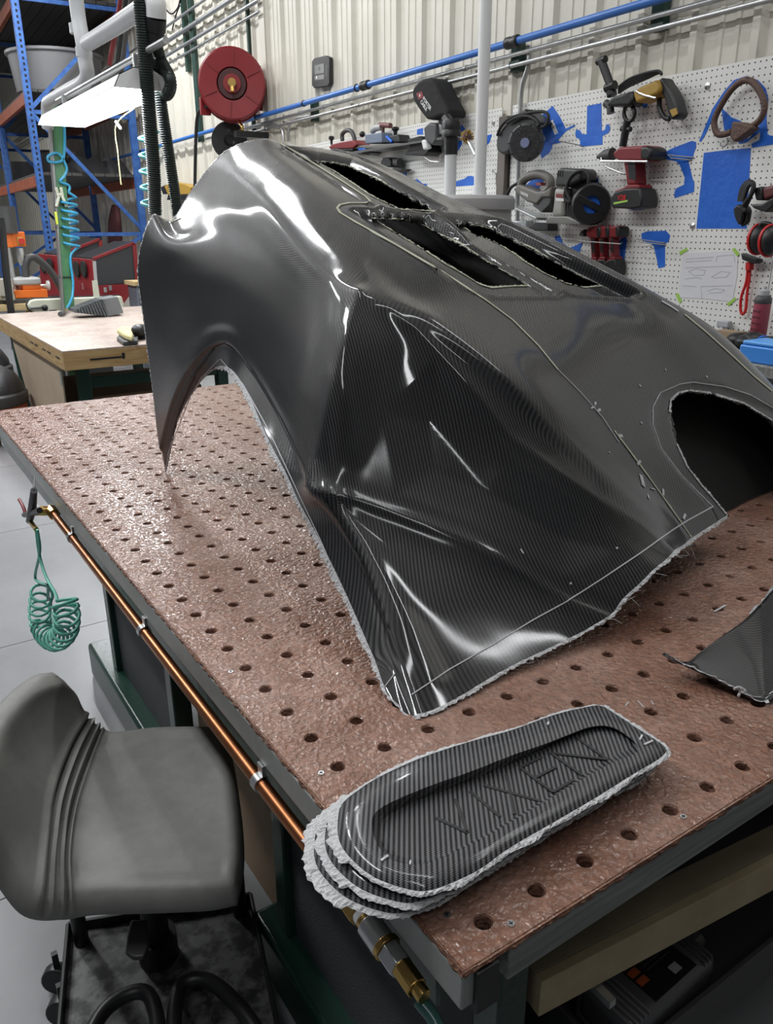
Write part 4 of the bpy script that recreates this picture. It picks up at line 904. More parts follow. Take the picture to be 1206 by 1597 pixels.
# green post, air hose, duct, lamp
gpost = thing('green_post', 'green steel post standing behind the wood edged table', 'post', (1.14, 7.02, 0))
gx, gy = 1.15, 7.04
pb, pt = ony(109, 500, gy), ony(86, 165, gy); pb = pb + (pb - pt) * (pb[2] / (pt[2] - pb[2]))
put('post', MB().bar(pb, pt, .085, .06, up=(0, 1, 0)), 'green2', gpost, bev=.004)
put('flange', MB().bar(pb - np.array([.055, .01, 0]), pt - np.array([.055, .01, 0]), .016, .075, up=(0, 1, 0)), mat('grey_steel_channel', (.22, .22, .22), .4, .5), gpost)
for v_ in (432, 355, 320): put('cable_tie', MB().box(ony(86 + (v_ - 165) * .0687, v_, gy - .03), (.125, .03, .008)), 'blackm', gpost)
put('yellow_tag', MB().box(ony(88, 340, gy - .06), (.018, .006, .10)), mat('hi_vis', (.6, .65, .05), .5), gpost)
clp = thing('spring_clamp', 'white spring clamp gripping the green post', 'clamp', ony(95, 300, gy - .06))
for px in (((87, 292), (92, 306), (88, 322)), ((95, 292), (97, 306), (104, 322)), ((88, 303), (99, 303))): put('jaw', MB().tube([ony(a, b, gy - .07) for a, b in px], .013, 6), 'cream', clp)
def coil_pts(base, top, r, n, steps=14):
    base = np.array(base); top = np.array(top)
    return [base + (top - base) * k / (n * steps) + r * np.array([math.cos(2 * math.pi * k / steps), math.sin(2 * math.pi * k / steps), 0]) for k in range(n * steps + 1)]
bh = thing('blue_coiled_hose', 'bright blue coiled air hose on the green post', 'hose', ony(107, 480, gy - .1))
cp_ = spl([ony(u, v, gy - .06) for u, v in ((100, 190), (101, 225), (97, 250), (77, 252), (76, 243), (92, 240), (104, 262), (100, 275), (94, 283), (108, 290), (107, 300))] , 5)
cp2 = coil_pts(ony(107, 308, gy - .05), ony(112, 385, gy - .05), .062, 6); cp3 = spl([cp2[-1], ony(110, 400, gy - .06), ony(114, 440, gy - .08), ony(112, 465, gy - .12), ony(104, 482, gy - .22)])
put('hose', MB().tube(cp_ + cp2 + cp3, .011, 7), 'cblue', bh, smooth=60)
put('brass_end', MB().tube([cp3[-1], onz(99, 487, TOP + .022)], .014, 8), 'brass', bh); put('coupler', MB().tube([onz(99, 487, TOP + .02), onz(94, 490, TOP + .02)], .02, 10), 'dgrey', bh)
du = thing('dust_duct', 'grey plastic dust duct branching above the wood edged table', 'duct', (1.2, 5.6, 2.4))
dx = 1.2; q = lambda u, v: onx(u, v, dx)
put('main_pipe', MB().tube(spl([q(116, -30), q(122, 25), q(129, 65), q(133, 95), (dx, q(136, 118)[1], q(136, 118)[2]), q(128, 130), q(104, 143), q(80, 157), q(74, 165), q(75, 200)], 8), .048, 16), 'pvc', du, smooth=60)
put('branch_pipe', MB().tube([q(136, 68), q(185, 38), q(232, 6)], .048, 16), 'pvc', du, smooth=60)
put('elbow', MB().tube(spl([q(225, 9), q(236, -2), q(243, 6), q(244, 28)]), .052, 16), 'white', du, smooth=60)
for a, b in ((121, 45), (131, 82)): put('collar', MB().cyl(q(a, b) + UP * .03, q(a, b) - UP * .03, .053, n=18), 'pvc', du, smooth=40)
put('black_connector', MB().cyl(q(244, 28), q(243, 48), .052, n=18).cyl(q(243, 48), q(243, 68), .046, n=18), 'blackm', du, smooth=40)
def ribbed(pts, r, pitch=.012):
    P = spl(pts, 10); s_ = np.concatenate([[0], np.cumsum([np.linalg.norm(b - a) for a, b in zip(P[:-1], P[1:])])]); n_ = int(s_[-1] / pitch * 2); Q = np.array(P); t_ = np.linspace(0, s_[-1], n_)
    PP = [np.array([np.interp(t, s_, Q[:, k]) for k in range(3)]) for t in t_]
    return MB().tube(PP, [r * (1.0 if k % 2 else .86) for k in range(n_)], 12)
vh = thing('ribbed_vacuum_hose', 'black ribbed vacuum hose hanging straight from the grey duct', 'hose', q(238, 330))
put('hose', ribbed([onx(216, -40, 1.14), onx(224, 60, 1.14), onx(233, 180, 1.15), onx(240, 270, 1.17), onx(242, 335, 1.17)], .040), 'hose', vh, smooth=60)
vh2 = thing('looped_vacuum_hose', 'black vacuum hose with a loop hanging behind ribbed hose', 'hose', q(270, 300))
put('hose', ribbed([q(243, 66), onx(250, 92, 1.24), onx(266, 125, 1.26), onx(262, 146, 1.26), onx(252, 144, 1.25), onx(247, 120, 1.24), onx(243, 100, 1.22)], .034), 'hose', vh2, smooth=60)
put('hose_tail', ribbed([onx(240, 85, 1.24), onx(250, 150, 1.24), onx(262, 230, 1.26), onx(274, 310, 1.28), onx(278, 340, 1.28)], .034), 'hose', vh2, smooth=60)
ch2 = thing('aqua_coiled_hose', 'pale aqua coiled hose hanging beside the ribbed vacuum hose', 'hose', q(232, 330))
put('hose', MB().tube(spl([q(226, 145), q(229, 185), onx(230, 198, 1.17)]) + coil_pts(onx(232, 205, 1.2), onx(236, 330, 1.2), .055, 5), .010, 7), 'cyan', ch2, smooth=60)
lp = thing('hanging_shop_light', 'lit shop light with white reflector over the wood edged table', 'lamp', onx(150, 150, 1.15))
ly0, ly1, lz = 4.28, 6.28, 2.25; lx = 1.13
sec = [(-.165, -.02), (-.13, .045), (-.05, .085), (.05, .085), (.13, .045), (.165, -.02)]
put('reflector', MB().grid(np.array([[(lx + a, y, lz + b) for a, b in sec] for y in (ly0, ly1)])), 'white', lp, sol=.004)
for yy in (ly0, ly1): put('end_cap', MB().prism([(lx + a, yy, lz + b) for a, b in sec], (0, .01 if yy == ly0 else -.01, 0)), 'white', lp)
for a in (-.055, .055):
    put('tube', MB().cyl((lx + a, ly0 + .05, lz + .02), (lx + a, ly1 - .05, lz + .02), .019, n=14), mat('lit_tube', (1, 1, 1), .5, emit=((.92, .97, 1.0), 34.0)), lp, smooth=40)
put('hanging_bar', MB().tube([(lx + .02, ly0 - .35, lz + .16), (lx + .02, ly1 + .1, lz + .16)], .018, 10), 'steel', lp)
for yy in (ly0 + .1, ly1 - .2): put('bracket', MB().box((lx, yy, lz + .12), (.03, .03, .09)), 'steel', lp)
put('pull_cord', MB().tube(spl([(lx + .17, 5.02, lz - .02), onx(181, 195, lx + .17), onx(184, 240, lx + .17), onx(189, 288, lx + .17)]), .004, 5), 'yellow', lp)
put('cord_toggle', MB().tube([onx(181, 190, lx + .17), onx(188, 200, lx + .17)], .010, 6), 'white', lp)
for pxs, m_, r_ in ((((190, -10), (180, 50), (171, 100)), 'redp', .018), (((198, -10), (190, 50), (183, 105)), 'blackm', .020), (((206, -10), (196, 60), (190, 110)), 'dgrey', .016)):
    put('power_cable', MB().tube(spl([onx(u, v, 1.5) for u, v in pxs]), r_, 7), m_, lp, smooth=60)

# ================================================================== RACK
RP = W(222, 350, .2); RN = -WE
def EP(u, v, d=0.0): return onplane(u, v, RP + RN * d, RN)
xf, xr = 1.80, 3.0
rk = thing('pallet_rack', 'tall pallet rack with blue uprights and orange beams', 'rack', (2.4, 12, 0))
def rpos(f, d): return np.array([xf, 10.63, 0]) + (np.array([xr, 10.58, 0]) - np.array([xf, 10.63, 0])) * f + RN * d
for d in (0, 2.8, 5.6):
    for f in (0, 1): put('upright', MB().box(rpos(f, d) + UP * 2.6, (.085, .075, 5.2)), 'rackblue', rk, bev=.004)
    if d == 0:
        mb = MB()
        for k in range(70): mb.box(rpos(0, d) + UP * (.5 + k * .06) + np.array([0, -.039, 0]), (.022, .004, .026))
        put('slot_row', mb, 'dark', rk, kind='stuff')
    for z in (1.43, 2.82, 4.0): put('frame_brace', MB().bar(rpos(0, d) + UP * z, rpos(1, d) + UP * z, .03, .045), 'rackblue', rk)
    for z0, z1 in ((2.82, 1.47), (.70, 1.42), (2.84, 4.0)): put('frame_brace', MB().bar(rpos(0, d) + UP * z0, rpos(1, d) + UP * z1, .03, .045), 'rackblue', rk)
for lv_, z in enumerate((2.06, 2.98, 3.98)):
    for b_ in range(2):
        for f in (0, 1): put('beam', MB().bar(rpos(f, b_ * 2.8 + .04) + UP * z, rpos(f, b_ * 2.8 + 2.76) + UP * z, .05, .125), 'orange', rk, bev=.004)
        a, b, c, e = rpos(0, b_ * 2.8 + .05), rpos(1, b_ * 2.8 + .05), rpos(1, b_ * 2.8 + 2.75), rpos(0, b_ * 2.8 + 2.75)
        nst = 9
        for k in range(nst):
            f0, f1 = k / nst, (k + .93) / nst
            put('deck_plank', MB().prism([p + UP * (z + .065) for p in (a + (b - a) * f0, a + (b - a) * f1, e + (c - e) * f1, e + (c - e) * f0)], UP * .035), mat('deck_grey', (.055, .052, .05), .7) if (lv_ + b_ + k) == 0 else bpy.data.materials['deck_grey'], rk)
tub = thing('grey_round_tub', 'large grey round plastic tub on the upper rack shelf', 'tub', rpos(.28, .75) + UP * 3.082)
c = rpos(.40, .62) + UP * 3.082
put('tub', MB().lathe([(.46, 0), (.50, .02), (.55, .42), (.58, .44), (.58, .47), (.54, .47), (.52, .43), (.47, .03)], c, UP, 40), mat('tub_grey', (.16, .16, .165), .45), tub, smooth=40)
for k, (f, d, sx, sy, h) in enumerate(((.18, .35, .20, .3, .26), (.50, .5, .36, .4, .24), (.82, .45, .20, .35, .20))):
    m_ = thing('black_mould', ('round sided black mould on the lower rack shelf', 'humped black mould in the middle of the lower rack shelf', 'pointed black mould by the rear rack upright')[k], 'mould', rpos(f, d) + UP * 2.162)
    c = rpos(f, d) + UP * 2.162
    if k == 0: put('mould', MB().lathe([(.17, 0), (.20, .24), (.22, .25), (.20, .26), (.15, .02)], c, UP, 24), 'plastic', m_, smooth=40)
    else:
        g = np.array([[c + np.array([sx * (i / 8 - .5) * 2, sy * (j / 6 - .5) * 2, h * max(0, math.sin(math.pi * i / 8)) ** .6 * max(0, math.sin(math.pi * j / 6)) ** .4 * (1 + .25 * math.sin(i * 2.1 + k))]) for j in range(7)] for i in range(9)])
        put('mould', MB().grid(g), 'plastic', m_, smooth=50)
for k, (f, d, z) in enumerate(((.3, 3.6, 2.162), (.7, 3.4, 3.082), (.3, 1.6, 1.1))):
    c = rpos(f, d) + UP * z
    if z > 2: put('crate', MB().box(c + UP * .16, (.55, .7, .32)), 'dgrey', label=('dark crate deep inside the lower rack shelf', 'dark crate deep inside the upper rack shelf')[k], cat='crate', bev=.01)

# ================================================================== MACHINES BEHIND
def blast(label, du, dv, yb):
    P = lambda u, v, y=0: ony(u + du, v + dv, yb + y)
    t = thing('blast_cabinet', label, 'blast cabinet', P(165, 470) * np.array([1, 1, 0]), 'blast cabinets')
    bk = np.array([-.06, .5, 0]); DG = mat('blast_grey', (.035, .037, .042), .5)
    put('side_panel', MB().prism([P(146, 406), P(208, 381), P(212, 441), P(150, 445)], bk), DG, t, bev=.004)
    put('front', MB().prism([P(113, 402, .5), P(145, 405), P(149, 466), P(118, 468, .5)], np.array([.02, .01, 0])), 'red', t, bev=.003)
    for u in (121, 132):
        c0 = P(u, 420, .5 * (145 - u) / 32 - .02); ex = nrm(P(145, 405) - P(113, 402, .5)); n_ = np.cross(ex, UP)
        put('arm_hole', MB().prism([c0 + ex * .062 * math.cos(a) + UP * .085 * math.sin(a) for a in np.linspace(0, 2 * math.pi, 20, endpoint=False)], n_ * .02), 'dark', t)
    put('lid', MB().prism([P(145, 405), P(208, 380), P(208, 380) + bk, P(145, 405) + bk], UP * .02), mat('lid_dark', (.03, .03, .032), .3), t)
    put('lid_trim', MB().bar(P(145, 404), P(209, 379), .03, .03), 'red', t, bev=.002); put('corner_trim', MB().bar(P(209, 380), P(214, 442), .04, .03, up=(0, 1, 0)), 'red', t); put('grey_edge', MB().bar(P(147, 407, -.01), P(150, 445, -.01), .03, .02, up=(0, 1, 0)), 'lgrey', t)
    put('hopper', MB().prism([P(149, 445), P(213, 442), P(206, 456), P(190, 478), P(165, 480), P(149, 466)], bk), 'red', t, bev=.004)
    a, b, c, e = P(150, 466), P(205, 456), P(150, 466) + bk, P(205, 456) + bk
    for q_ in (a, b, c, e): put('leg', MB().box((q_[0], q_[1] + .02, q_[2] / 2), (.04, .04, q_[2])), 'red', t)
    for u, v in ((164, 452), (172, 449)): put('catch', MB().box(P(u, v, -.01), (.03, .02, .05)), 'zinc', t)
    text('name_plate', 'S', .09, P(129, 447, .22), nrm(P(145, 405) - P(113, 402, .5)), UP, 'lgrey', t)
    return t
blast('red and black blast cabinet with twin arm holes, beside the green post', 0, 0, 8.4)
blast('red blast cabinet standing further back, behind the blue rack upright', -53, -6, 9.4)
rp_ = thing('red_cord_bundle', 'bundle of dark red cords hanging behind the blast cabinets', 'cord bundle', W(178, 380, .5))
for k in range(6): put('cord', MB().tube(spl([W(172 + 3 * k, 380 - 3 * (k % 3), .4), W(173 + 2.4 * k, 345, .42), W(178 + .8 * k, 322, .4)]), .035, 7), mat('maroon_cloth', (.08, .02, .022), .8), rp_, smooth=60)
# bench with drill press, belt machine
bn = thing('pine_bench', 'pine topped bench holding the orange machines', 'bench', (.7, 8.4, 0))
put('bench_top', MB().box((.45, 8.45, .80), (1.75, 1.0, .06)), 'pinex', bn, bev=.004)
for xx in (-.2, 1.15):
    for yy in (8.05, 8.85): put('leg', MB().box((xx, yy, .385), (.07, .07, .77)), 'pinex', bn)
Y8 = 8.2; q8 = lambda u, v: ony(u, v, Y8)
dp = thing('drill_press', 'drill press with orange switch boxes on the pine bench', 'drill press', q8(22, 440) * np.array([1, 1, 0]) + UP * .83)
put('switch_box', MB().box(q8(28, 373), (.12, .10, .135)), 'orangeb', dp, bev=.008); put('switch_box', MB().box(q8(8, 375), (.13, .10, .13)), 'orangeb', dp, bev=.008)
put('yellow_guard', MB().box(q8(30, 376) - np.array([0, .055, 0]), (.06, .02, .07)), 'gold', dp, bev=.006); put('stop_button', MB().cyl(q8(31, 376) - np.array([0, .06, 0]), q8(31, 376) - np.array([0, .09, 0]), .026, n=16), 'redbright', dp)
put('motor', MB().cyl(q8(10, 350) + UP * -.08, q8(10, 350) + UP * .16, .10, n=20), 'dgrey', dp, smooth=40)
put('chuck', MB().lathe([(.035, 0), (.04, -.05), (.035, -.09), (.03, -.12), (.012, -.16)], q8(30, 387), UP, 14), 'zinc', dp, smooth=40)
put('column', MB().cyl(q8(10, 384), q8(12, 384) * np.array([1, 1, 0]) + UP * .83, .036, n=16), 'steel', dp, smooth=40)
put('cable', MB().tube(spl([q8(0, 345), q8(10, 333), q8(20, 336), q8(26, 360)]), .014, 7), 'lgrey', dp, smooth=60)
put('base', MB().box(q8(20, 455) * np.array([1, 1, 0]) + UP * .85, (.34, .3, .04)), 'dgrey', dp, bev=.006)
os_ = thing('orange_bench_sander', 'orange and grey bench sander with suction hose on pine bench', 'bench sander', q8(45, 455) * np.array([1, 1, 0]) + UP * .83)
put('foot', MB().box(q8(45, 457), (.30, .26, .075)), 'orangeb', os_, bev=.006); put('body', MB().box(q8(46, 445), (.17, .22, .075)), 'orangeb', os_, bev=.012)
put('grey_housing', MB().box(q8(40, 438), (.24, .26, .07)), 'lgrey', os_, bev=.02); put('knob', MB().cyl(q8(77, 445), q8(73, 445), .045, n=18), 'white', os_); put('spindle', MB().cyl(q8(58, 446), q8(72, 446), .018, n=10), 'zinc', os_)
put('suction_hose', MB().tube(spl([q8(40, 432), q8(40, 412), q8(46, 402), q8(58, 404), q8(80, 425), q8(98, 455), q8(104, 480)]), .036, 12), 'dgrey', os_, smooth=60)
bb = thing('beige_tool_box', 'beige box with papers at the end of the pine bench', 'box', ony(6, 455, 7.99) * np.array([1, 1, 0]) + UP * .83)
put('box', MB().box(ony(6, 448, 7.99) , (.14, .16, .16)), mat('beige', (.36, .33, .28), .6), bb, bev=.01); put('papers', MB().box(q8(6, 461) + np.array([0, -.18, 0]), (.12, .12, .05)), 'cream', bb)
bs = thing('belt_sanding_machine', 'cream belt sanding machine standing behind the wood edged table', 'belt sander', (1.25, 7.45, 0))
pr = [ony(u, v, 7.4) for u, v in ((46, 482), (44, 476), (48, 469), (56, 467), (190, 462), (194, 475), (190, 488), (56, 490))]
put('body', MB().prism(pr, (0, .14, 0)), 'cream', bs, bev=.01); put('belt', MB().tube([(p + np.array([0, .07, 0])) for p in pr], .012, 6, closed=True), 'rubber', bs)
put('tension_lever', MB().tube([ony(47, 481, 7.38), ony(62, 480, 7.38), ony(71, 477, 7.38)], .010, 6), 'dgrey', bs); put('lever_knob', MB().ball(ony(70, 480, 7.37), .028), 'blackm', bs, smooth=60); put('hinge', MB().box(ony(83, 486, 7.38), (.06, .03, .03)), 'dgrey', bs)
put('stand', MB().box((1.3, 7.49, .36), (.5, .4, .72)), 'dgrey', bs)
pw = thing('upright_guard', 'white upright guard plate above the fanned sheets', 'guard plate', ony(150, 470, 7.3))
put('plate', MB().prism([ony(u, v, 7.42) for u, v in ((144, 438), (152, 437), (156, 464), (147, 465))], (0, .02, 0)), 'cream', pw)
bk = thing('black_floor_stand', 'thin black pole stand in front of the pine bench', 'stand', onz(10, 690, 0))
put('pole', MB().tube([ony(2, 340, 7.2), ony(10, 430, 7.2), ony(18, 490, 7.2), ony(24, 545, 7.2)], .03, 8), 'blackm', bk)
gb = thing('grey_parts_bin', 'grey plastic bin with wooden lid beside blast cabinet', 'bin', ony(206, 470, 8.4))
_b = ony(213, 443, 8.0); put('bin', MB().box((_b[0], _b[1], _b[2] / 2), (.10, .3, _b[2])), mat('bin_blue_grey', (.10, .115, .14), .5), gb, bev=.01); put('lid', MB().box(ony(212, 441, 8.0), (.14, .34, .04)), 'pinex', gb)
# shop vacuums
def vac(label, x, y, s, top):
    t = thing('shop_vacuum', label, 'vacuum', (x, y, 0), 'shop vacuums'); P = np.array([x, y, 0])
    put('drum', MB().lathe([(.20 * s, .06), (.24 * s, .08), (.25 * s, .26), (.24 * s, .28)], P, UP, 28), mat('vac_orange', (.42, .10, .03), .45), t, smooth=40)
    put('band', MB().lathe([(.25 * s, .28), (.262 * s, .30), (.262 * s, .36), (.24 * s, .38)], P, UP, 28), 'dgrey', t, smooth=40)
    put('lid', MB().lathe([(.245 * s, .38), (.24 * s, .42), (.20 * s, .50), (.12 * s, .56), (.05 * s, .57)], P, UP, 28), mat('vac_black', (.03, .03, .033), .4), t, smooth=50)
    put('handle', MB().tube(spl([P + np.array([-.12 * s, 0, .50]), P + np.array([-.08, 0, .60]), P + np.array([.08, 0, .60]), P + np.array([.12 * s, 0, .50])]), .018, 8), 'plastic', t, smooth=60)
    for k in range(4):
        a = k * math.pi / 2 + .6; put('caster', MB().cyl(P + np.array([math.cos(a) * .22 * s - .015, math.sin(a) * .22 * s, .035]), P + np.array([math.cos(a) * .22 * s + .015, math.sin(a) * .22 * s, .035]), .035, n=14), 'blackm', t)
    return t
vac('orange and black shop vacuum standing in front of the green brace', .27, 6.05, 1.15, 0)
vv = vac('orange and black shop vacuum standing further back by table', .38, 7.35, 1.15, 0)

# ================================================================== WALL SERVICES
z3 = lambda a, b: (250 + a / 3.446, b / 3.446); z4 = lambda a, b: (500 + a / 4.02, 80 + b / 4.02); z5 = lambda a, b: (750 + a / 4.638, 80 + b / 4.638); z6 = lambda a, b: (980 + a / 5.336, 80 + b / 5.336); z7 = lambda a, b: (850 + a / 3.388, 320 + b / 3.388)
def sW(p): return (np.asarray(p) - W0) @ WE
def wxyz(s, d, z): return W0 + WE * s + WN * d + UP * z
zb_ = W(700, 95, .10)[2]
bpipe = thing('blue_air_main', 'blue air main pipe running along the ribbed wall', 'pipe', wxyz(-8, .1, zb_))
put('pipe', MB().cyl(wxyz(3.0, .10, zb_), wxyz(-23, .10, zb_), .019, n=18), 'blue', bpipe, smooth=40)
for u, v in ((800, 62), (570, 129), (556, 133)):
    s_ = sW(W(u, v, .1)); put('coupling', MB().lathe([(.024, -.05), (.03, -.045), (.03, -.015), (.026, -.005), (.026, .005), (.03, .015), (.03, .045), (.024, .05)] if u != 556 else [(.02, 0), (.026, .002), (.026, .01), (.02, .012)], wxyz(s_, .10, zb_), WE, 18), 'plastic', bpipe, smooth=40)
for u, v in ((474, 156), (400, 178), (795, 66)):
    s_ = sW(W(u, v, .1)); put('clamp', MB().cyl(wxyz(s_ - .012, .10, zb_), wxyz(s_ + .012, .10, zb_), .023, n=16), 'blackm', bpipe)
GX_ = 'conduits along the ribbed wall'
for k, (u, v, r_, s0, s1, lab) in enumerate(((650, 127, .012, 3.0, -6.2, 'steel conduit just below the blue air main'), (642, 143, .011, 3.0, -5.4, 'lower steel conduit above the pegboards'), (286, 23, .014, -4.6, -20, 'topmost steel conduit above the red reel'), (308, 34, .022, -4.6, -20, 'thick steel conduit second below the ceiling run'), (331, 44, .017, -4.6, -20, 'steel conduit third in the run above the red reel'), (352, 48, .012, -4.6, -20, 'thin steel conduit lowest in the run above the red reel'))):
    z = W(u, v, .07)[2]; t = thing('conduit', lab, 'conduit', wxyz((s0 + s1) / 2, .07, z), GX_)
    put('tube', MB().cyl(wxyz(s0, .07, z), wxyz(s1, .07, z), r_, n=12), 'steel', t, smooth=40)
    for j in range(5): ss_ = s0 + (s1 - s0) * (j + .5) / 5; put('strap', MB().cyl(wxyz(ss_ - .012, .07, z), wxyz(ss_ + .012, .07, z), r_ + .004, n=12), 'zinc', t)
cv = thing('vertical_conduit', 'bent steel conduit dropping behind the black round tool', 'conduit', W(815, 300, .05))
put('tube', wtube([z5(352, -40), z5(350, 60), z5(335, 140), z5(305, 230), z5(292, 320), z5(288, 410), z5(272, 800), z5(265, 1250)], .05, .013, 10), 'steel', cv, smooth=60)
cv = thing('bent_conduit', 'steel conduits bending down beside the red reel', 'conduit', W(445, 215, .06))
for px in ((z3(480, 690), z3(560, 670), z3(620, 668), z3(655, 700), z3(665, 760)), (z3(810, 622), z3(730, 640), z3(695, 670), z3(688, 760))): put('tube', wtube(px, .06, .012, 8), 'steel', cv, smooth=60)
for k, (a, b, lab) in enumerate(((z3(128, -10), z3(146, 388), 'short dark green strut on the wall near the conduits'), (z3(170, -10), z3(215, 765), 'long dark green strut on the wall behind the reel cable'), (z3(478, -10), z3(500, 730), 'narrow dark strut on the wall behind the red reel'), (z3(828, 540), z3(832, 655), 'short dark green bracket below the hygrometer'), (z5(270, -60), z5(268, 150), 'dark green bracket beside the white standpipe'), ((1030, -20), (1033, 48), 'dark green bracket high above the pegboard'))):
    p, q_ = W(*a, .03), W(*b, .03); w_ = (.07, .11, .03, .07, .07, .07)[k]
    put('wall_strut', MB().box((p + q_) / 2 * np.array([1, 1, 0]) + UP * (p[2] + q_[2]) / 2, (w_, .04, abs(p[2] - q_[2])), (WE, WN, UP)), 'green', label=lab, cat='strut', group='wall struts')
# red reel
rc = W(362, 132, .34); rn = nrm(WE * .93 + WN * .36)
rl = thing('hose_reel', 'round red hose reel fixed high on the ribbed wall', 'hose reel', rc - UP * .3)
put('disc', MB().lathe([(.12, .0), (.13, .055), (.27, .065), (.285, .05), (.285, .02), (.25, .0), (.25, -.13), (.285, -.14), (.285, -.17), (.13, -.18), (.05, -.18)], rc, rn, 44), 'red', rl, smooth=40)
put('hub_recess', MB().cyl(rc + rn * .03, rc + rn * .058, .118, n=28), mat('reel_hub', (.05, .008, .01), .5), rl); put('hub', MB().cyl(rc + rn * .055, rc + rn * .075, .075, n=24), 'red', rl)
put('brass_swivel', MB().cyl(rc + rn * .07 + UP * .0, rc + rn * .12, .035, n=16).tube([rc + rn * .10, rc + rn * .11 - UP * .07 + WE * .0], .018, 8), 'brass', rl)
for a in range(6):
    x_, y_, _ = basis(rn); d_ = math.cos(a * math.pi / 3 + .4) * x_ + math.sin(a * math.pi / 3 + .4) * y_; put('spoke_crease', MB().bar(rc + rn * .0635 + d_ * .14, rc + rn * .0665 + d_ * .26, .008, .006, up=tuple(rn)), 'redp', rl)
put('wall_bracket', MB().box(W(405, 138, .03), (.03, .06, .36), (WE, WN, UP)), 'red', rl, bev=.004); put('wall_bracket', MB().box(rc - rn * .22 - WN * .16, (.025, .36, .06), (WE, WN, UP)), 'red', rl)
put('hose_guide', MB().box(W(320, 166, .55), (.04, .09, .14), (WE, WN, UP)), 'red', rl, bev=.006)
put('hose', MB().tube(spl([W(324, 166, .55), W(312, 172, .55), W(307, 190, .55), W(305, 240, .55), W(304, 300, .55)]), .016, 8), 'rubber', rl, smooth=60)
br = thing('cord_reel', 'round black cord reel hanging below the red hose reel', 'cord reel', W(356, 240, .3)); bc = W(358, 219, .32)
put('disc', MB().lathe([(.03, .0), (.05, .02), (.155, .015), (.16, 0), (.16, -.08), (.155, -.09), (.03, -.09)], bc, rn, 36), 'plastic', br, smooth=40); put('screw', MB().cyl(bc + rn * .018 + UP * .08, bc + rn * .026 + UP * .08, .014, n=10), 'dgrey', br)
put('hanger', MB().tube(spl([W(370, 186, .3), W(375, 193, .3), W(378, 200, .3), W(372, 208, .3)]), .014, 8), 'brass', br, smooth=60); put('arm', MB().box(W(392, 210, .2), (.06, .3, .05), (WE, WN, UP)), 'blackm', br)
hy = thing('hygrometer', 'black wall hygrometer with grey display on ribbed wall', 'hygrometer', W(498, 135, .03))
put('case', wpoly([z3(*p) for p in ((814, 330), (826, 312), (888, 298), (908, 308), (910, 448), (898, 464), (826, 474), (814, 460))], .026, .06), 'plastic', hy, bev=.006)
put('display', wpoly([z3(*p) for p in ((830, 352), (880, 340), (880, 390), (830, 400))], .060, .062), mat('lcd', (.11, .12, .11), .3), hy); put('display', wpoly([z3(*p) for p in ((830, 408), (880, 400), (880, 424), (830, 432))], .060, .062), mat('lcd2', (.16, .17, .16), .3), hy)
text('digits', '35', .03, W(*z3(856, 370), .0625), WE, UP, 'blackm', hy); put('white_dot', wcyl(*z3(840, 416), .010, .06, .064), 'white', hy)
put('side_grille', wpoly([z3(*p) for p in ((888, 350), (900, 347), (900, 410), (888, 413))], .060, .0615), 'dgrey', hy)
# cable loop at top
cl = thing('black_wall_cable', 'thin black cable looping beside the upper conduits', 'cable', W(275, 20, .06)); put('cable', wtube([z3(5, -20), z3(25, 40), z3(60, 75), z3(95, 40), z3(110, -20)], .06, .008, 6), 'blackm', cl); put('cable', wtube([z3(105, 30), z3(85, 80), z3(65, 160)], .06, .008, 6), 'blackm', cl)

# ================================================================== PEGBOARDS
def pegmat():
    m = mat('pegboard', (.80, .80, .77), .5); g = NT(m); tc = g.node('ShaderNodeTexCoord')
    dt = g.node('ShaderNodeVectorMath', operation='DOT_PRODUCT'); g.link(tc.outputs['Object'], dt.inputs[0]); dt.inputs[1].default_value = tuple(WE)
    sp = g.node('ShaderNodeSeparateXYZ'); g.link(tc.outputs['Object'], sp.inputs[0])
    a = g.math('SUBTRACT', g.math('FRACT', g.math('DIVIDE', dt.outputs['Value'], .0254)), .5); b = g.math('SUBTRACT', g.math('FRACT', g.math('DIVIDE', sp.outputs[2], .0254)), .5)
    d = g.math('SQRT', g.math('ADD', g.math('MULTIPLY', a, a), g.math('MULTIPLY', b, b))); h = g.math('LESS_THAN', d, .135)
    g.link(g.mix(h, (.80, .80, .77), (.035, .03, .025)), g.b.inputs['Base Color']); return m
M['peg'] = pegmat()
s_gap0, s_gap1 = sW(W(802, 166, .02)), sW(W(785, 170, .02))
PEG = 'pegboards on the wall'
for k, (a, b, lab) in enumerate(((s_gap0, s_gap0 + 1.72, 'white pegboard sheet carrying the red drills and blue tape outlines'), (s_gap0 + 1.723, s_gap0 + 3.4, 'white pegboard sheet past the earmuffs'), (s_gap1 - 1.22, s_gap1, 'white pegboard sheet behind the dust bag and white standpipes'), (s_gap1 - 2.45, s_gap1 - 1.224, 'white pegboard sheet behind the red belt sander'), (s_gap1 - 3.9, s_gap1 - 2.454, 'white pegboard sheet behind the carbon shell top'))):
    put('pegboard', MB().box(wxyz((a + b) / 2, .0235, 1.54), (b - a, .007, 1.22), (WE, WN, UP)), 'peg', label=lab, cat='pegboard', group=PEG)
DP = .027
def tape(lab, px): return put('tape_outline', wpoly(px, DP + .0003, DP + .0016), 'tape', label=lab, cat='tape outline', group='blue tape outlines on the pegboard')
P5 = lambda L: [z5(*p) for p in L]; P6 = lambda L: [z6(*p) for p in L]; P7 = lambda L: [z7(*p) for p in L]; P4 = lambda L: [z4(*p) for p in L]
tape('blue tape outline like a saw beside the black round tool', P5([(410, 490), (520, 395), (570, 470), (615, 560), (680, 530), (682, 542), (615, 578), (560, 640), (580, 660), (500, 675), (470, 640), (440, 560), (495, 512), (535, 605), (560, 590), (520, 490), (495, 510)]))
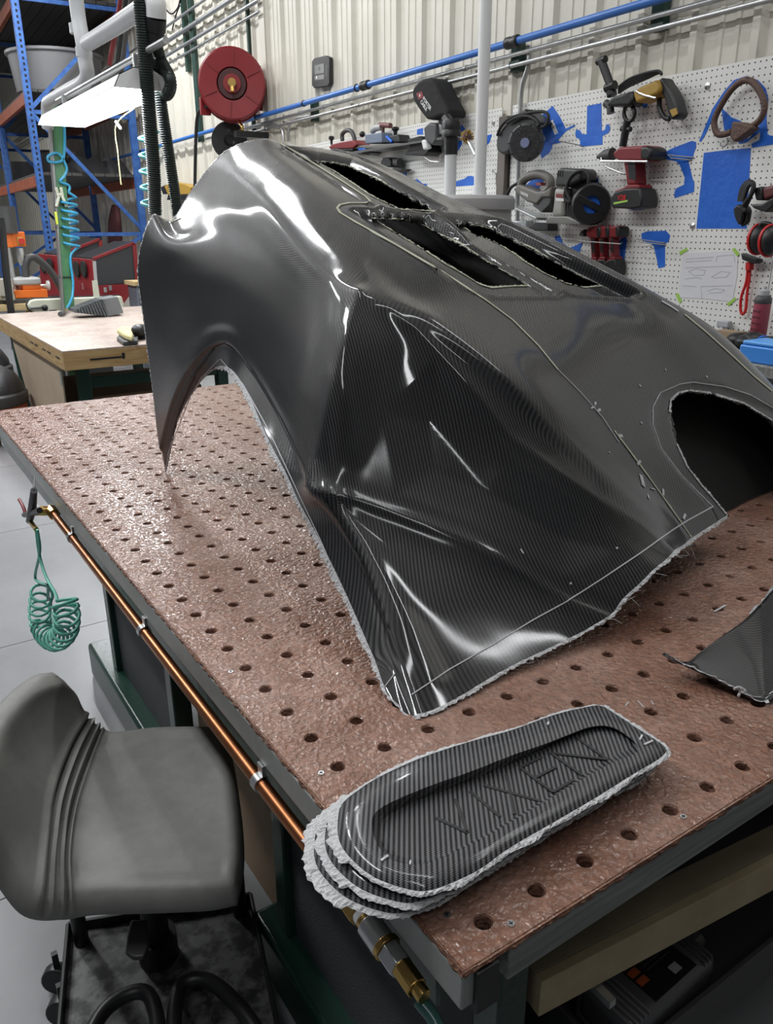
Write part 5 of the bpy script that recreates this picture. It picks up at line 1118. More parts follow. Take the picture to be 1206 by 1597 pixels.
tape('blue tape outline shaped like a cactus on the pegboard', P5([(770, 395), (872, 375), (875, 580), (900, 565), (905, 535), (925, 525), (938, 555), (925, 590), (880, 612), (880, 675), (720, 690), (718, 635), (690, 625), (683, 600), (690, 565), (715, 570), (735, 600), (765, 600)]))
tape('blue tape edge under the black round tool disc', P5([(470, 620), (520, 680), (500, 730), (440, 775), (430, 740)]))
tape('blue tape patch seen through the grey jigsaw handle', P5([(325, 970), (430, 872), (485, 892), (400, 1015)]))
tape('blue tape patch behind the black router top', P5([(720, 850), (762, 862), (772, 945), (720, 945)]))
tape('small blue tape point beside the black cord disc', P5([(812, 968), (845, 915), (860, 990)]))
tape('blue tape scrap under the yellow rotary hammer', P6([(95, 430), (235, 370), (242, 400), (165, 432), (152, 470), (130, 466), (100, 456)]))
tape('blue tape outline behind the lone red drill motor', P6([(130, 812), (220, 800), (222, 885), (165, 915), (130, 910)]))
tape('blue tape outline behind the lone red drill handle', P6([(60, 930), (135, 925), (140, 1110), (152, 1125), (130, 1320), (0, 1322), (100, 1300), (110, 1150), (75, 1060)]))
tape('blue tape outline of a pistol drill, nothing hanging on it', P6([(295, 845), (360, 810), (530, 745), (565, 755), (565, 800), (545, 850), (540, 890), (500, 912), (535, 1060), (550, 1100), (548, 1170), (385, 1222), (385, 1170), (400, 1140), (465, 1110), (470, 1050), (430, 950), (400, 915), (300, 895)]))
tape('large blue tape rectangle under the brown strap', P6([(630, 845), (820, 822), (1020, 805), (985, 1475), (567, 1475)]))
tape('blue tape loop outline around the brown strap', P6([(590, 745), (615, 690), (700, 480), (800, 330), (880, 240), (980, 205), (1080, 240), (1145, 310), (1165, 400), (1150, 560), (1160, 690), (1206, 710), (1206, 775), (1030, 803), (1025, 770), (1090, 740), (1100, 700), (1095, 670), (1060, 700), (980, 760), (920, 770), (920, 740), (1010, 720), (1080, 640), (1110, 560), (1100, 400), (1050, 290), (980, 250), (900, 275), (830, 340), (730, 500), (645, 690), (605, 755)]))
tape('blue tape wedge inside the brown strap loop', P6([(775, 470), (820, 510), (860, 550), (940, 580), (860, 650), (800, 662)]))
tape('blue tape curl above the carbon shell beside triple drills', P7([(50, 165), (80, 160), (95, 200), (130, 225), (160, 215), (200, 195), (180, 265), (90, 235), (60, 200)]))
tape('blue tape outline of a small drill beside the taped paper', P7([(510, 150), (540, 138), (640, 135), (662, 160), (655, 190), (635, 205), (635, 325), (600, 333), (590, 280), (575, 215), (560, 205), (512, 185)]))
tape('blue tape strip along the back of the triple drills', P7([(400, 180), (428, 150), (432, 190), (412, 355), (400, 330), (370, 220)]))
tape('blue tape patch above the wire brush', P4([(825, 425), (870, 440), (910, 490), (890, 508), (850, 490)]))
tape('blue tape patch beside the wire brush handle', P4([(845, 545), (885, 545), (888, 580), (865, 620), (835, 625)]))
tape('blue tape square behind the grey palm sander', P4([(605, 490), (642, 480), (642, 522), (605, 522)]))
tape('blue tape shape between the two white standpipes', P4([(835, 820), (900, 800), (930, 780), (960, 785), (962, 840), (835, 848)]))
tape('blue tape angle beside the small black grinder', P4([(515, 745), (560, 740), (556, 755), (540, 760), (540, 800), (515, 800)]))
tape('small blue tape humps just above the carbon shell', P4([(575, 815), (605, 800), (625, 815), (640, 830), (665, 830), (670, 860), (640, 850), (580, 830)]))
tape('blue tape patch behind the tall white standpipe', P4([(1030, 530), (1075, 520), (1060, 570), (1030, 602)]))
def hook(lab, px, d=.03, r=.0028):
    t = thing('peg_hook', lab, 'hook', W(*px[0][:2], .03), 'peg hooks'); put('wire', wtube(px, d, r, 6, sm=False), 'hookwire', t); return t
hook('wire peg hook left of the cactus tape outline', [(*z5(740, 690), .03), (*z5(720, 680), .05), (*z5(570, 650), .10), (*z5(566, 640), .10)])
hook('wire peg hook across the empty pistol drill outline', [(*z6(530, 905), .03), (*z6(360, 890), .06), (*z6(330, 862), .06), (*z6(550, 885), .03)])
hook('wire peg hook across the small drill outline', [(*z7(640, 210), .03), (*z7(500, 195), .08), (*z7(480, 178), .08), (*z7(635, 200), .03)])
hook('black wire peg hook on bare pegboard beside standpipe', [(*z4(1085, 745), .03), (*z4(1075, 755), .06), (*z4(1105, 765), .06), (*z4(1125, 745), .06), (*z4(1102, 770), .05), (*z4(1102, 840), .05)])
for k, (u, v) in enumerate((z5(93, 515), z6(662, 290), z6(538, 1452), z7(782, 110))): put('board_bolt', MB().lathe([(.014, 0), (.014, .003), (.007, .006), (.003, .008)], W(u, v, DP), WN, 14), 'zinc', label='round zinc bolt head fixing the pegboard', cat='bolt', group='pegboard bolts')

# ================================================================== TOOLS ON THE PEGBOARD
def tool(name, lab, cat, u, v, grp=None): return thing(name, lab, cat, W(u, v, .03), grp)
B = .006
# dust bag
t = tool('dust_bag', 'black cloth dust bag with red and white logo', 'dust bag', 680, 185)
put('bag', wpoly(P4([(570, 260), (580, 225), (605, 195), (640, 172), (680, 165), (710, 190), (740, 260), (775, 325), (800, 370), (795, 415), (760, 405), (725, 415), (690, 430), (660, 425), (640, 400), (610, 360), (580, 310)]), .06, .20), mat('black_cloth', (.010, .010, .011), .85, bump=(25, .4)), t, bev=.035, segs=4)
put('logo_patch', wpoly(P4([(600, 264), (634, 250), (648, 290), (614, 304)]), .2002, .2012), 'redp', t)
sc_ = W(*z4(623, 277), .2016); put('logo_star', MB().prism([sc_ + (WE * math.cos(a_) + UP * math.sin(a_)) * (.013 if k_ % 2 == 0 else .004) for k_, a_ in enumerate(np.linspace(0, 2 * math.pi, 8, endpoint=False) + .3)], WN * .0004), 'white', t)
ex_ = W(*z4(690, 366), .2) - W(*z4(645, 298), .2); ey_ = W(*z4(700, 300), .2) - W(*z4(660, 322), .2)
text('lettering', 'PORTER', .030, W(*z4(668, 328), .2008), ex_, ey_, 'white', t, bold=True); text('lettering', 'CABLE', .030, W(*z4(648, 340), .2008), ex_, ey_, 'white', t, bold=True)
put('neck', wtube([z4(760, 400), z4(770, 430), z4(765, 455)], .13, .028, 10), 'dgrey', t, smooth=60)
# belt sanders on the ledge
t = tool('red_belt_sander', 'red belt sander with black loop handle on tool ledge', 'belt sander', *z4(130, 600))
put('body', wpoly(P4([(50, 602), (72, 582), (120, 570), (200, 556), (226, 585), (200, 608), (60, 612)]), .05, .17), 'redp', t, bev=B); put('handle', wtube([z4(138, 560), z4(136, 522), z4(160, 497), z4(190, 500), z4(208, 530), z4(216, 566)], .11, .016, 8), 'dgrey', t, smooth=60)
put('knob', MB().lathe([(.008, -.03), (.010, 0), (.022, .012), (.022, .025), (.012, .032)], W(*z4(69, 560), .11), UP, 14), 'plastic', t, smooth=40); put('belt', wpoly(P4([(60, 608), (205, 600), (200, 622), (75, 624)]), .05, .16), 'dgrey', t, bev=.004)
t = tool('long_board_sander', 'grey and blue inline sander with black knob on tool ledge', 'sander', *z4(370, 590))
put('base', wpoly(P4([(200, 602), (205, 592), (535, 575), (540, 586), (480, 600), (210, 612)]), .04, .15), 'grey', t, bev=.003); put('housing', wpoly(P4([(278, 522), (382, 508), (386, 572), (280, 580)]), .05, .14), mat('grey_blue', (.16, .20, .28), .45), t, bev=B)
put('motor', wpoly(P4([(420, 532), (486, 520), (498, 568), (430, 574)]), .05, .14), 'plastic', t, bev=B); put('knob', MB().lathe([(.012, -.05), (.014, 0), (.026, .008), (.026, .02), (.014, .026)], W(*z4(470, 500), .10), UP, 16), 'plastic', t, smooth=40)
put('knob', MB().ball(W(*z4(262, 520), .10), (.022, .022, .02)), 'plastic', t, smooth=60); put('air_motor', wtube([z4(325, 500), z4(350, 480), z4(385, 475)], .10, .022, 10), 'lgrey', t, smooth=60); put('throttle', wtube([z4(372, 462), z4(440, 466)], .10, .017, 10), mat('dull_red', (.16, .05, .05), .5), t, smooth=60); put('throttle_leg', wtube([z4(392, 470), z4(392, 515)], .10, .012, 8), 'brown', t)
put('blue_lever', wtube([z4(415, 535), z4(450, 568)], .145, .010, 8), 'tape', t)
t = tool('blue_palm_sander', 'small blue and black palm sander under the tool ledge', 'sander', *z4(260, 640)); put('body', wpoly(P4([(205, 612), (270, 600), (318, 635), (300, 652), (215, 640)]), .04, .13), 'plastic', t, bev=B); put('cap', wpoly(P4([(228, 602), (270, 598), (290, 625), (235, 622)]), .13, .15), 'tape', t, bev=.004)
t = tool('grey_palm_sander', 'dark palm sander with grey motor beside black connector', 'sander', *z4(620, 620))
put('base', wpoly(P4([(520, 650), (560, 600), (545, 552), (620, 530), (668, 600), (676, 632), (650, 656)]), .04, .15), 'rubber', t, bev=B); put('motor', wpoly(P4([(645, 478), (680, 446), (722, 452), (726, 556), (700, 590), (652, 560)]), .06, .18), 'dgrey', t, bev=.012, segs=3); put('silver_band', wpoly(P4([(724, 452), (750, 455), (750, 520), (726, 522)]), .08, .16), 'zinc', t, bev=.004)
put('tray_wire', wtube([z4(600, 630), z4(690, 690), z4(745, 695), z4(750, 655)], .14, .004, 6, sm=False), 'zinc', t)
t = tool('white_squeeze_bottle', 'small white squeeze bottle beside the grey palm sander', 'bottle', *z4(648, 615)); put('bottle', wpoly(P4([(630, 566), (640, 552), (656, 556), (668, 608), (642, 618)]), .15, .19), 'white', t, bev=.008)
put('tool_ledge', MB().box(wxyz(sW(W(*z4(400, 598), .10)), .10, W(*z4(400, 602), .10)[2] - .012), (1.6, .15, .012), (WE, WN, UP)), mat('ledge_wire', (.12, .12, .12), .5, .5), label='narrow dark ledge carrying the row of sanders', cat='ledge')
t = tool('small_black_grinder', 'small black air grinder hanging below the tool ledge', 'grinder', *z4(440, 700))
put('body', wpoly(P4([(375, 700), (390, 666), (422, 664), (440, 688), (440, 722), (380, 726)]), .04, .12), 'plastic', t, bev=B); put('barrel', wtube([z4(430, 702), z4(500, 698)], .08, .028, 12), 'dgrey', t, smooth=50); put('pad', wpoly(P4([(410, 732), (515, 738), (500, 748), (470, 762), (415, 748)]), .04, .12), 'rubber', t, bev=.003)
t = tool('wire_brush', 'brown wire cup brush with silver shank behind standpipe', 'brush', *z4(920, 560))
mb = MB()
for k in range(60): d_ = nrm(rng.normal(0, 1, 3)); mb.tube([W(*z4(918, 538), .12), W(*z4(918, 538), .12) + d_ * .042], .004, 4)
put('bristles', mb, 'gold', t, kind='stuff'); put('core', MB().ball(W(*z4(918, 538), .12), .03), 'brown', t, smooth=60); put('shank', wtube([z4(930, 565), z4(972, 650)], .12, .013, 10), 'zinc', t, smooth=60)
t = tool('yellow_drill', 'black and yellow cordless drill seen behind hanging hoses', 'drill', 287, 292); put('body', wpoly([(256, 290), (268, 284), (288, 287), (298, 292), (296, 303), (262, 304)], .05, .15), 'gold', t, bev=B); put('chuck', wpoly([(250, 292), (258, 288), (264, 302), (254, 303)], .06, .14), 'plastic', t, bev=B); put('battery', wpoly([(262, 303), (298, 303), (300, 312), (260, 312)], .05, .15), 'plastic', t, bev=B)
# round black tool
t = tool('round_black_tool', 'round black sander with segmented disc and coiled cord', 'sander', *z5(300, 660))
put('body', wpoly(P5([(110, 665), (116, 605), (160, 545), (210, 490), (280, 440), (320, 412), (330, 440), (385, 470), (430, 520), (330, 560), (230, 640), (200, 735), (150, 745), (112, 715)]), .03, .13), 'plastic', t, bev=.012, segs=3)
dc = W(*z5(325, 662), .17); dn = nrm(WN * .8 + WE * .55 - UP * .05)
put('disc', MB().lathe([(.02, .0), (.02, .012), (.085, .012), (.092, .006), (.092, -.03), (.08, -.04)], dc, dn, 36), 'dgrey', t, smooth=40); put('pad_face', MB().cyl(dc + dn * .0125, dc + dn * .015, .078, n=32), mat('pad_black', (.012, .012, .014), .5, bump=(160, 1.0)), t); put('hub', MB().cyl(dc + dn * .015, dc + dn * .018, .024, n=20), mat('hub_grey_blue', (.25, .28, .45), .4), t)
for k in range(10):
    x_, y_, _ = basis(dn); d_ = math.cos(k * math.pi / 5) * x_ + math.sin(k * math.pi / 5) * y_; put('rim_slot', MB().box(dc + dn * .008 + d_ * .086, (.004, .012, .012), (np.cross(dn, d_), d_, dn)), 'dark', t)
put('cord', wtube([z5(120, 610), z5(150, 540), z5(220, 480), z5(330, 450), z5(430, 435), z5(480, 450), z5(490, 490), z5(470, 535), z5(430, 550), z5(400, 530), z5(390, 490)], .14, .008, 8), 'rubber', t, smooth=60); put('cord', wtube([z5(190, 520), z5(260, 480), z5(340, 470), z5(400, 500), z5(420, 540)], .15, .008, 8), 'rubber', t, smooth=60)
# jigsaw
t = tool('jigsaw', 'grey jigsaw with open loop handle on the pegboard', 'jigsaw', *z5(370, 1050)); JG = mat('jigsaw_grey', (.14, .13, .115), .5)
put('handle', MB().tube(spl([W(*z5(*p), .09) for p in ((290, 985), (310, 930), (380, 895), (450, 895), (500, 930), (500, 985), (460, 1020))], 6), .024, 10), JG, t, smooth=60)
put('body', wpoly(P5([(228, 1000), (272, 962), (330, 985), (400, 1015), (460, 1010), (512, 975), (500, 1060), (440, 1060), (400, 1110), (330, 1088)]), .05, .14), JG, t, bev=.010, segs=3); put('nose', wpoly(P5([(380, 1080), (470, 1020), (510, 1060), (500, 1110), (440, 1168), (375, 1120)]), .05, .13), 'dgrey', t, bev=B)
put('trigger', wpoly(P5([(395, 950), (430, 948), (440, 970), (400, 972)]), .07, .11), 'redp', t); put('maker_plate', wpoly(P5([(285, 1010), (345, 1035), (342, 1056), (290, 1032)]), .141, .142), 'lgrey', t); put('shoe', MB().bar(W(*z5(258, 1122), .09), W(*z5(440, 1212), .09), .08, .010), 'zinc', t, bev=.002); put('cord', wtube([z5(275, 950), z5(220, 985), z5(190, 1040), z5(178, 1095)], .09, .009, 8), 'rubber', t, smooth=60)
# router
t = tool('router', 'plunge router with black top and grey column on pegboard', 'router', *z5(560, 1230))
put('column', wpoly(P5([(528, 985), (622, 990), (600, 1100), (595, 1200), (505, 1200), (520, 1100)]), .05, .15), mat('router_grey', (.34, .34, .31), .45), t, bev=.02, segs=3); put('top', wpoly(P5([(545, 880), (555, 850), (580, 842), (700, 848), (722, 870), (720, 935), (620, 985), (530, 978)]), .04, .16), mat('router_top', (.028, .028, .028), .45), t, bev=.015, segs=3)
for k in range(3): put('vent_slot', wpoly(P5([(558 + k * 16, 862), (565 + k * 16, 860), (562 + k * 16, 905), (555 + k * 16, 907)]), .158, .161), 'dark', t)
put('red_plate', wpoly(P5([(545, 1030), (605, 1034), (602, 1060), (542, 1056)]), .150, .1515), 'redp', t); put('white_plate', wpoly(P5([(545, 1062), (602, 1066), (600, 1085), (543, 1082)]), .150, .1515), 'white', t); put('base', wpoly(P5([(470, 1222), (500, 1195), (620, 1195), (720, 1240), (715, 1255), (475, 1245)]), .04, .17), mat('router_base', (.30, .30, .28), .4, .3), t, bev=.004); put('arm', wpoly(P5([(488, 1000), (528, 1000), (470, 1150), (438, 1165), (440, 1130)]), .08, .12), 'dgrey', t, bev=B)
put('cord', wtube([z5(620, 980), z5(610, 1060), z5(650, 1090), z5(620, 1000), z5(660, 900), z5(740, 860), z5(785, 900), z5(780, 950)], .16, .009, 8), 'rubber', t, smooth=60)
t = tool('saw_body', 'round black tool base with windows and bundled cord', 'power tool', *z5(790, 1240)); kc_ = W(*z5(800, 1110), .13); kn = nrm(WN * .6 + WE * .8)
put('disc', MB().lathe([(.042, 0), (.042, .02), (.088, .02), (.096, .01), (.096, -.02), (.04, -.03)], kc_, kn, 36), 'plastic', t, smooth=40); put('blue_window', MB().cyl(kc_ + kn * .0, kc_ + kn * .004, .041, n=20), 'tape', t); put('bridge', MB().box(kc_ + kn * .012, (.17, .03, .02), (nrm(np.cross(kn, UP) + UP * .5), nrm(np.cross(kn, nrm(np.cross(kn, UP) + UP * .5))), kn)), 'plastic', t, bev=.003)
put('motor', wpoly(P5([(640, 990), (700, 940), (790, 950), (760, 1050), (720, 1180), (640, 1230), (620, 1120)]), .03, .12), 'plastic', t, bev=.01)
for k in range(4): put('cord_loop', wtube([z5(640 + k * 14, 1060), z5(620 + k * 16, 1120), z5(628 + k * 14, 1200), z5(650 + k * 14, 1235), z5(668 + k * 10, 1180), z5(660 + k * 12, 1100), z5(690 + k * 10, 1020)], .13 + k * .006, .008, 7), 'rubber', t, smooth=60)
t = tool('small_wall_box', 'small galvanised box low on the pegboard behind shell', 'box', *z5(280, 1270)); put('box', wpoly(P5([(200, 1235), (325, 1225), (330, 1285), (205, 1290)]), .03, .08), 'zinc', t, bev=.003)
t = tool('black_battery_pack', 'black tool part hanging below the jigsaw', 'tool part', *z5(430, 1280)); put('body', wpoly(P5([(335, 1270), (400, 1225), (480, 1230), (490, 1300), (340, 1300)]), .04, .11), 'plastic', t, bev=B); put('band', wpoly(P5([(400, 1222), (480, 1226), (478, 1240), (402, 1238)]), .11, .113), 'white', t)
# rotary hammer
t = tool('rotary_hammer', 'yellow and black rotary hammer with long side handle', 'rotary hammer', *z5(1100, 400))
put('side_handle', wtube([z5(872, 68), z5(900, 140), z5(938, 245)], .13, .019, 12), 'plastic', t, smooth=50); put('handle_flange', MB().cyl(W(*z5(845, 78), .13), W(*z5(905, 55), .13), .016, n=12), 'plastic', t); put('collar', MB().cyl(W(*z5(908, 270), .13), W(*z5(972, 242), .13), .02, n=12), 'plastic', t); put('handle_root', wtube([z5(940, 250), z5(950, 320)], .12, .024, 10), 'plastic', t)
put('gear_case', wpoly(P5([(905, 392), (930, 345), (960, 325), (1090, 285), (1105, 360), (1060, 398), (1000, 395), (960, 402)]), .05, .14), 'plastic', t, bev=.012, segs=3); put('chuck', wtube([z5(905, 375), z5(935, 400), z5(940, 450)], .10, .018, 10), 'dgrey', t, smooth=50)
put('motor_body', wpoly(P6([(35, 340), (100, 292), (240, 232), (262, 300), (250, 352), (140, 400), (60, 432)]), .05, .15), 'gold', t, bev=.012, segs=3); put('grip', wpoly(P6([(245, 242), (282, 212), (310, 262), (350, 320), (382, 390), (418, 520), (395, 560), (350, 570), (330, 520), (300, 400), (262, 330)]), .06, .13), 'plastic', t, bev=.010, segs=3)
put('grip_loop', wtube([z6(262, 380), z6(262, 470), z6(300, 545), z6(345, 565)], .09, .011, 8), 'plastic', t, smooth=60); put('yellow_heel', wpoly(P6([(345, 490), (395, 470), (410, 520), (370, 545)]), .131, .136), 'gold', t)
for k in range(4): put('cord', wtube([z6(-80, 345 - 16 * k), z6(10, 290 - 20 * k), z6(140, 232 - 16 * k), z6(250, 182 - 6 * k), z6(280, 192)], .155 + .004 * k, .006, 7), 'rubber', t, smooth=60)
put('hook_wire', wtube([z6(65, 330), z6(120, 360), z6(230, 390)], .155, .004, 6), 'zinc', t)
t = tool('ring_handle', 'black auxiliary handle with ring end below rotary hammer', 'tool handle', *z5(1040, 680)); rg = [W(*z5(1075 + 38 * math.cos(a), 448 + 58 * math.sin(a)), .10) for a in np.linspace(0, 2 * math.pi, 20, endpoint=False)]
put('ring', MB().tube(rg, .009, 8, closed=True), 'plastic', t, smooth=60); put('grip', wtube([z5(1062, 505), z5(1050, 560), z5(1028, 690)], .10, .018, 10), 'plastic', t, smooth=50); put('flange', MB().cyl(W(*z5(1018, 560), .10), W(*z5(1085, 565), .10), .012, n=10), 'plastic', t)
# lone red drill
def pistol(lab, M_, sc, red, grp=None):
    t = tool('cordless_drill', lab, 'drill', *M_(1050, 1130), grp)
    PP = lambda L: [M_(*p) for p in L]
    put('barrel', wpoly(PP([(955, 730), (1000, 692), (1190, 680), (1225, 690), (1230, 770), (1190, 795), (1000, 792), (955, 765)]), .05, .05 + .10 * sc), red, t, bev=.014 * sc, segs=3); put('rear_cap', wpoly(PP([(1150, 690), (1200, 684), (1232, 700), (1234, 765), (1200, 790), (1150, 780)]), .045, .055 + .10 * sc), 'plastic', t, bev=.012 * sc)
    put('chuck', MB().tube([W(*M_(*p), .05 + .05 * sc) for p in ((845, 765), (880, 755), (900, 752), (955, 745))], [.008 * sc, .018 * sc, .026 * sc, .030 * sc], 12), 'dgrey', t, smooth=40)
    put('handle', wpoly(PP([(1025, 790), (1118, 792), (1122, 900), (1130, 965), (1055, 975), (1042, 880)]), .06, .06 + .075 * sc), red, t, bev=.012 * sc, segs=3); put('grip_inlay', wpoly(PP([(1065, 800), (1118, 800), (1120, 935), (1070, 920)]), .0605 + .075 * sc, .062 + .075 * sc), 'plastic', t)
    put('foot', wpoly(PP([(965, 1010), (1030, 985), (1060, 965), (1140, 962), (1152, 990), (970, 1030)]), .05, .05 + .09 * sc), red, t, bev=.006 * sc)
    bt = put('battery', wpoly(PP([(932, 1080), (962, 1018), (1040, 992), (1150, 988), (1166, 1070), (1160, 1130), (1080, 1142), (945, 1132)]), .04, .05 + .10 * sc), 'plastic', t, bev=.008 * sc)
    return t, bt
t, bt = pistol('red cordless drill with a big black battery, hanging alone', z5, 1, 'redp')
text('lettering', 'V28', .032, W(*z5(1020, 1060), .151), WE, UP + WE * -.12, 'redbright', bt, bold=True); put('yellow_stripe', wpoly(P5([(960, 1094), (1062, 1074), (1062, 1088), (962, 1108)]), .1505, .1515), 'lime', bt)
put('rod', wtube([z5(870, 795), z5(1206, 798)], .155, .005, 6), 'zinc', t); put('hook_wire', wtube([z5(870, 770), z5(900, 830), z5(1040, 890)], .12, .0035, 6), 'zinc', t)
for k, lab in enumerate(('small red drill of three, its chuck showing, above the shell', 'small red drill of three, hung between the other two', 'small red drill of three, next to the blue tape strip')):
    M_ = (lambda k: lambda a, b: z7(185 + (a - 845) * .28 + k * 55 - (0 if k == 0 else 10), 158 + (b - 765) * .58 + k * -1))(k)
    pistol(lab, M_, .62, 'redp', 'three small red drills')
hook('long wire peg hook through the three small drills', [(*z7(120, 178), .10), (*z7(220, 192), .15), (*z7(400, 205), .15), (*z7(410, 195), .03)])
# brown strap
t = tool('brown_strap', 'brown rubber strap looped into a ring on blue tape', 'strap', *z6(900, 760))
put('loop', wtube([z6(*p) for p in ((860, 670), (800, 690), (750, 690), (722, 640), (722, 560), (780, 440), (870, 310), (960, 245), (1040, 260), (1110, 360), (1135, 460), (1110, 550), (1060, 605), (1000, 640))], .07, .013, 10), 'brown', t, smooth=60); put('clasp', wpoly(P6([(860, 582), (940, 588), (1020, 610), (1042, 640), (960, 700), (880, 757), (842, 715)]), .05, .10), 'brown', t, bev=.008); put('nail', MB().cyl(W(*z6(980, 200), .03), W(*z6(985, 215), .09), .003, n=8), 'zinc', t)
hook('dark wire hook below the brown strap clasp', [(*z6(825, 720), .03), (*z6(828, 770), .07), (*z6(800, 795), .07), (*z6(768, 785), .07), (*z6(768, 760), .06)])
# angle grinder
t = tool('angle_grinder', 'red and black angle grinder with bundled cord and plug', 'grinder', *z6(1120, 1340))
put('body', wpoly(P6([(1110, 1135), (1206, 1108), (1330, 1090), (1330, 1200), (1206, 1212), (1120, 1242)]), .05, .13), mat('brown_red', (.12, .03, .03), .5), t, bev=.012, segs=3); put('collar', wpoly(P6([(1040, 1140), (1112, 1122), (1118, 1240), (1060, 1240)]), .05, .13), 'plastic', t, bev=B); put('guard', wpoly(P6([(1022, 1272), (1110, 1272), (1206, 1212), (1206, 1290), (1145, 1342), (1060, 1315), (1030, 1300)]), .06, .15), 'plastic', t, bev=.006)
for k in range(4): put('cord', wtube([z6(925 + 10 * k, 1250), z6(950 + 14 * k, 1140), z6(1000 + 10 * k, 1085 + 6 * k), z6(1045, 1110 + 10 * k), z6(1020, 1200), z6(980 - 8 * k, 1290), z6(975, 1330)], .12 + .007 * k, .009, 7), 'rubber', t, smooth=60)
put('plug', wpoly(P6([(868, 1310), (905, 1270), (950, 1290), (962, 1330), (945, 1430), (912, 1450), (880, 1380)]), .06, .12), 'plastic', t, bev=.008); put('plug_cord', wtube([z6(1000, 1340), z6(985, 1420), z6(950, 1445)], .10, .008, 7), 'rubber', t, smooth=60)
# earmuffs
t = tool('ear_muffs', 'black and red ear muffs hanging on the pegboard', 'ear muffs', *z7(1165, 255)); 
for k, (a, b) in enumerate(((1135, 180), (1196, 188))):
    c = W(*z7(a, b), .10 + .05 * k); ax_ = (nrm(WE * .9 + WN * .3), nrm(np.cross(UP, nrm(WE * .9 + WN * .3))), UP)
    cu = put('cup', MB().ball(c, (.034, .045, .056), 18, 10, ax_), 'plastic', t, smooth=60); put('red_band', MB().tube([c + np.array(ax_[1]) * .047 * math.cos(q_) + UP * .058 * math.sin(q_) + np.array(ax_[0]) * -.008 for q_ in np.linspace(0, 2 * math.pi, 20, endpoint=False)], .006, 6, closed=True), 'redbright', cu, smooth=60)
put('headband', wtube([z7(1140, 110), z7(1150, 95), z7(1190, 100), z7(1200, 115)], .11, .008, 8), 'plastic', t, smooth=60)
# paper
t = tool('taped_drawing', 'white paper with line drawings taped up by green tape', 'paper', *z7(860, 510))
put('sheet', wpoly(P7([(730, 255), (900, 245), (1022, 240), (1015, 380), (990, 512), (860, 495), (708, 488), (716, 380)]), DP + .0005, DP + .0018), 'paper', t)
for k, L in enumerate(([(745, 285), (890, 275)], [(745, 300), (880, 292)], [(905, 300), (910, 270), (1000, 262), (1005, 300)], [(760, 350), (800, 335), (850, 345), (840, 370), (790, 372), (760, 350)], [(880, 380), (930, 350), (980, 355), (960, 380), (900, 385), (880, 380)], [(740, 390), (800, 382), (830, 390)], [(830, 495), (825, 430), (990, 425)], [(860, 455), (900, 440), (950, 448), (930, 462), (870, 464)], [(730, 425), (800, 430)], [(740, 330), (990, 322)])):
    put('drawn_line', wtube([z7(*p) for p in L], DP + .002, .0009, 4, sm=False), 'ink', t)
for q_ in (((710, 245), (750, 226), (756, 238), (714, 264)), ((988, 232), (1002, 225), (1030, 258), (1016, 272)), ((690, 472), (706, 464), (724, 508), (712, 518)), ((962, 520), (1006, 486), (1012, 498), (970, 534))): put('green_tape', wpoly(P7(q_), DP + .002, DP + .003), 'lime', t)
t = tool('red_strap_wrench', 'red looped strap with black handle hanging by the paper', 'strap', *z7(1050, 575))
put('strap', wtube([z7(*p) for p in ((1075, 300), (1066, 400), (1040, 480), (1034, 540), (1040, 572), (1052, 572), (1064, 540), (1070, 460), (1082, 380), (1086, 310))], .05, .006, 8), 'redbright', t, smooth=60); put('handle', wpoly(P7([(1035, 252), (1055, 262), (1122, 284), (1125, 300), (1108, 310), (1090, 306), (1040, 288)]), .04, .08), 'plastic', t, bev=.004); put('red_throat', wpoly(P7([(1060, 300), (1084, 302), (1082, 345), (1058, 345)]), .04, .07), 'redbright', t, bev=.003)
# standpipes and drum
dd = W(727, 310, .55); dc_ = np.array([dd[0], dd[1], 0]); dr = .235
t = thing('dust_drum', 'grey steel drum carrying the two white standpipes', 'drum', dc_)
put('drum', MB().lathe([(dr - .01, 0), (dr, .01), (dr, .5), (dr + .008, .51), (dr, .52), (dr, 1.05), (dr + .008, 1.06), (dr, 1.07), (dr, 1.60)], dc_, UP, 48), mat('drum_grey', (.40, .40, .39), .4, .2), t, smooth=40); put('lid', MB().lathe([(dr + .012, 1.60), (dr + .016, 1.61), (dr + .016, 1.65), (dr + .006, 1.665), (dr - .02, 1.668), (dr - .03, 1.655), (.01, 1.655)], dc_, UP, 48), 'lgrey', t, smooth=30)
p1 = onplane(702, 298, dc_, WN); p1b = onplane(702, 240, dc_, WN); sp1 = thing('short_standpipe', 'short white standpipe on the drum with black connector', 'pipe', p1)
p1 = np.array([p1[0], p1[1], 1.656]); put('pipe', MB().cyl(p1, np.array([p1[0], p1[1], p1b[2]]), .031, n=20), 'white', sp1, smooth=40)
put('black_connector', MB().lathe([(.034, 0), (.036, .08), (.050, .085), (.050, .11), (.046, .115), (.050, .15), (.04, .165)], np.array([p1[0], p1[1], p1b[2] - .005]), UP, 20), 'plastic', sp1, smooth=40); put('side_port', MB().cyl(np.array([p1[0], p1[1], p1b[2] + .13]), np.array([p1[0], p1[1], p1b[2] + .13]) + WE * -.05 + UP * .04, .028, n=14), 'plastic', sp1)
p2 = onplane(748, 300, dc_, WN); sp2 = thing('tall_standpipe', 'tall white standpipe rising from the drum past the wall pipes', 'pipe', p2); p2 = np.array([p2[0], p2[1], 1.656])
put('pipe', MB().cyl(p2, p2 + UP * 2.6, .029, n=20), 'white', sp2, smooth=40); put('collar', MB().cyl(p2, p2 + UP * .05, .034, n=20), 'white', sp2, smooth=40)
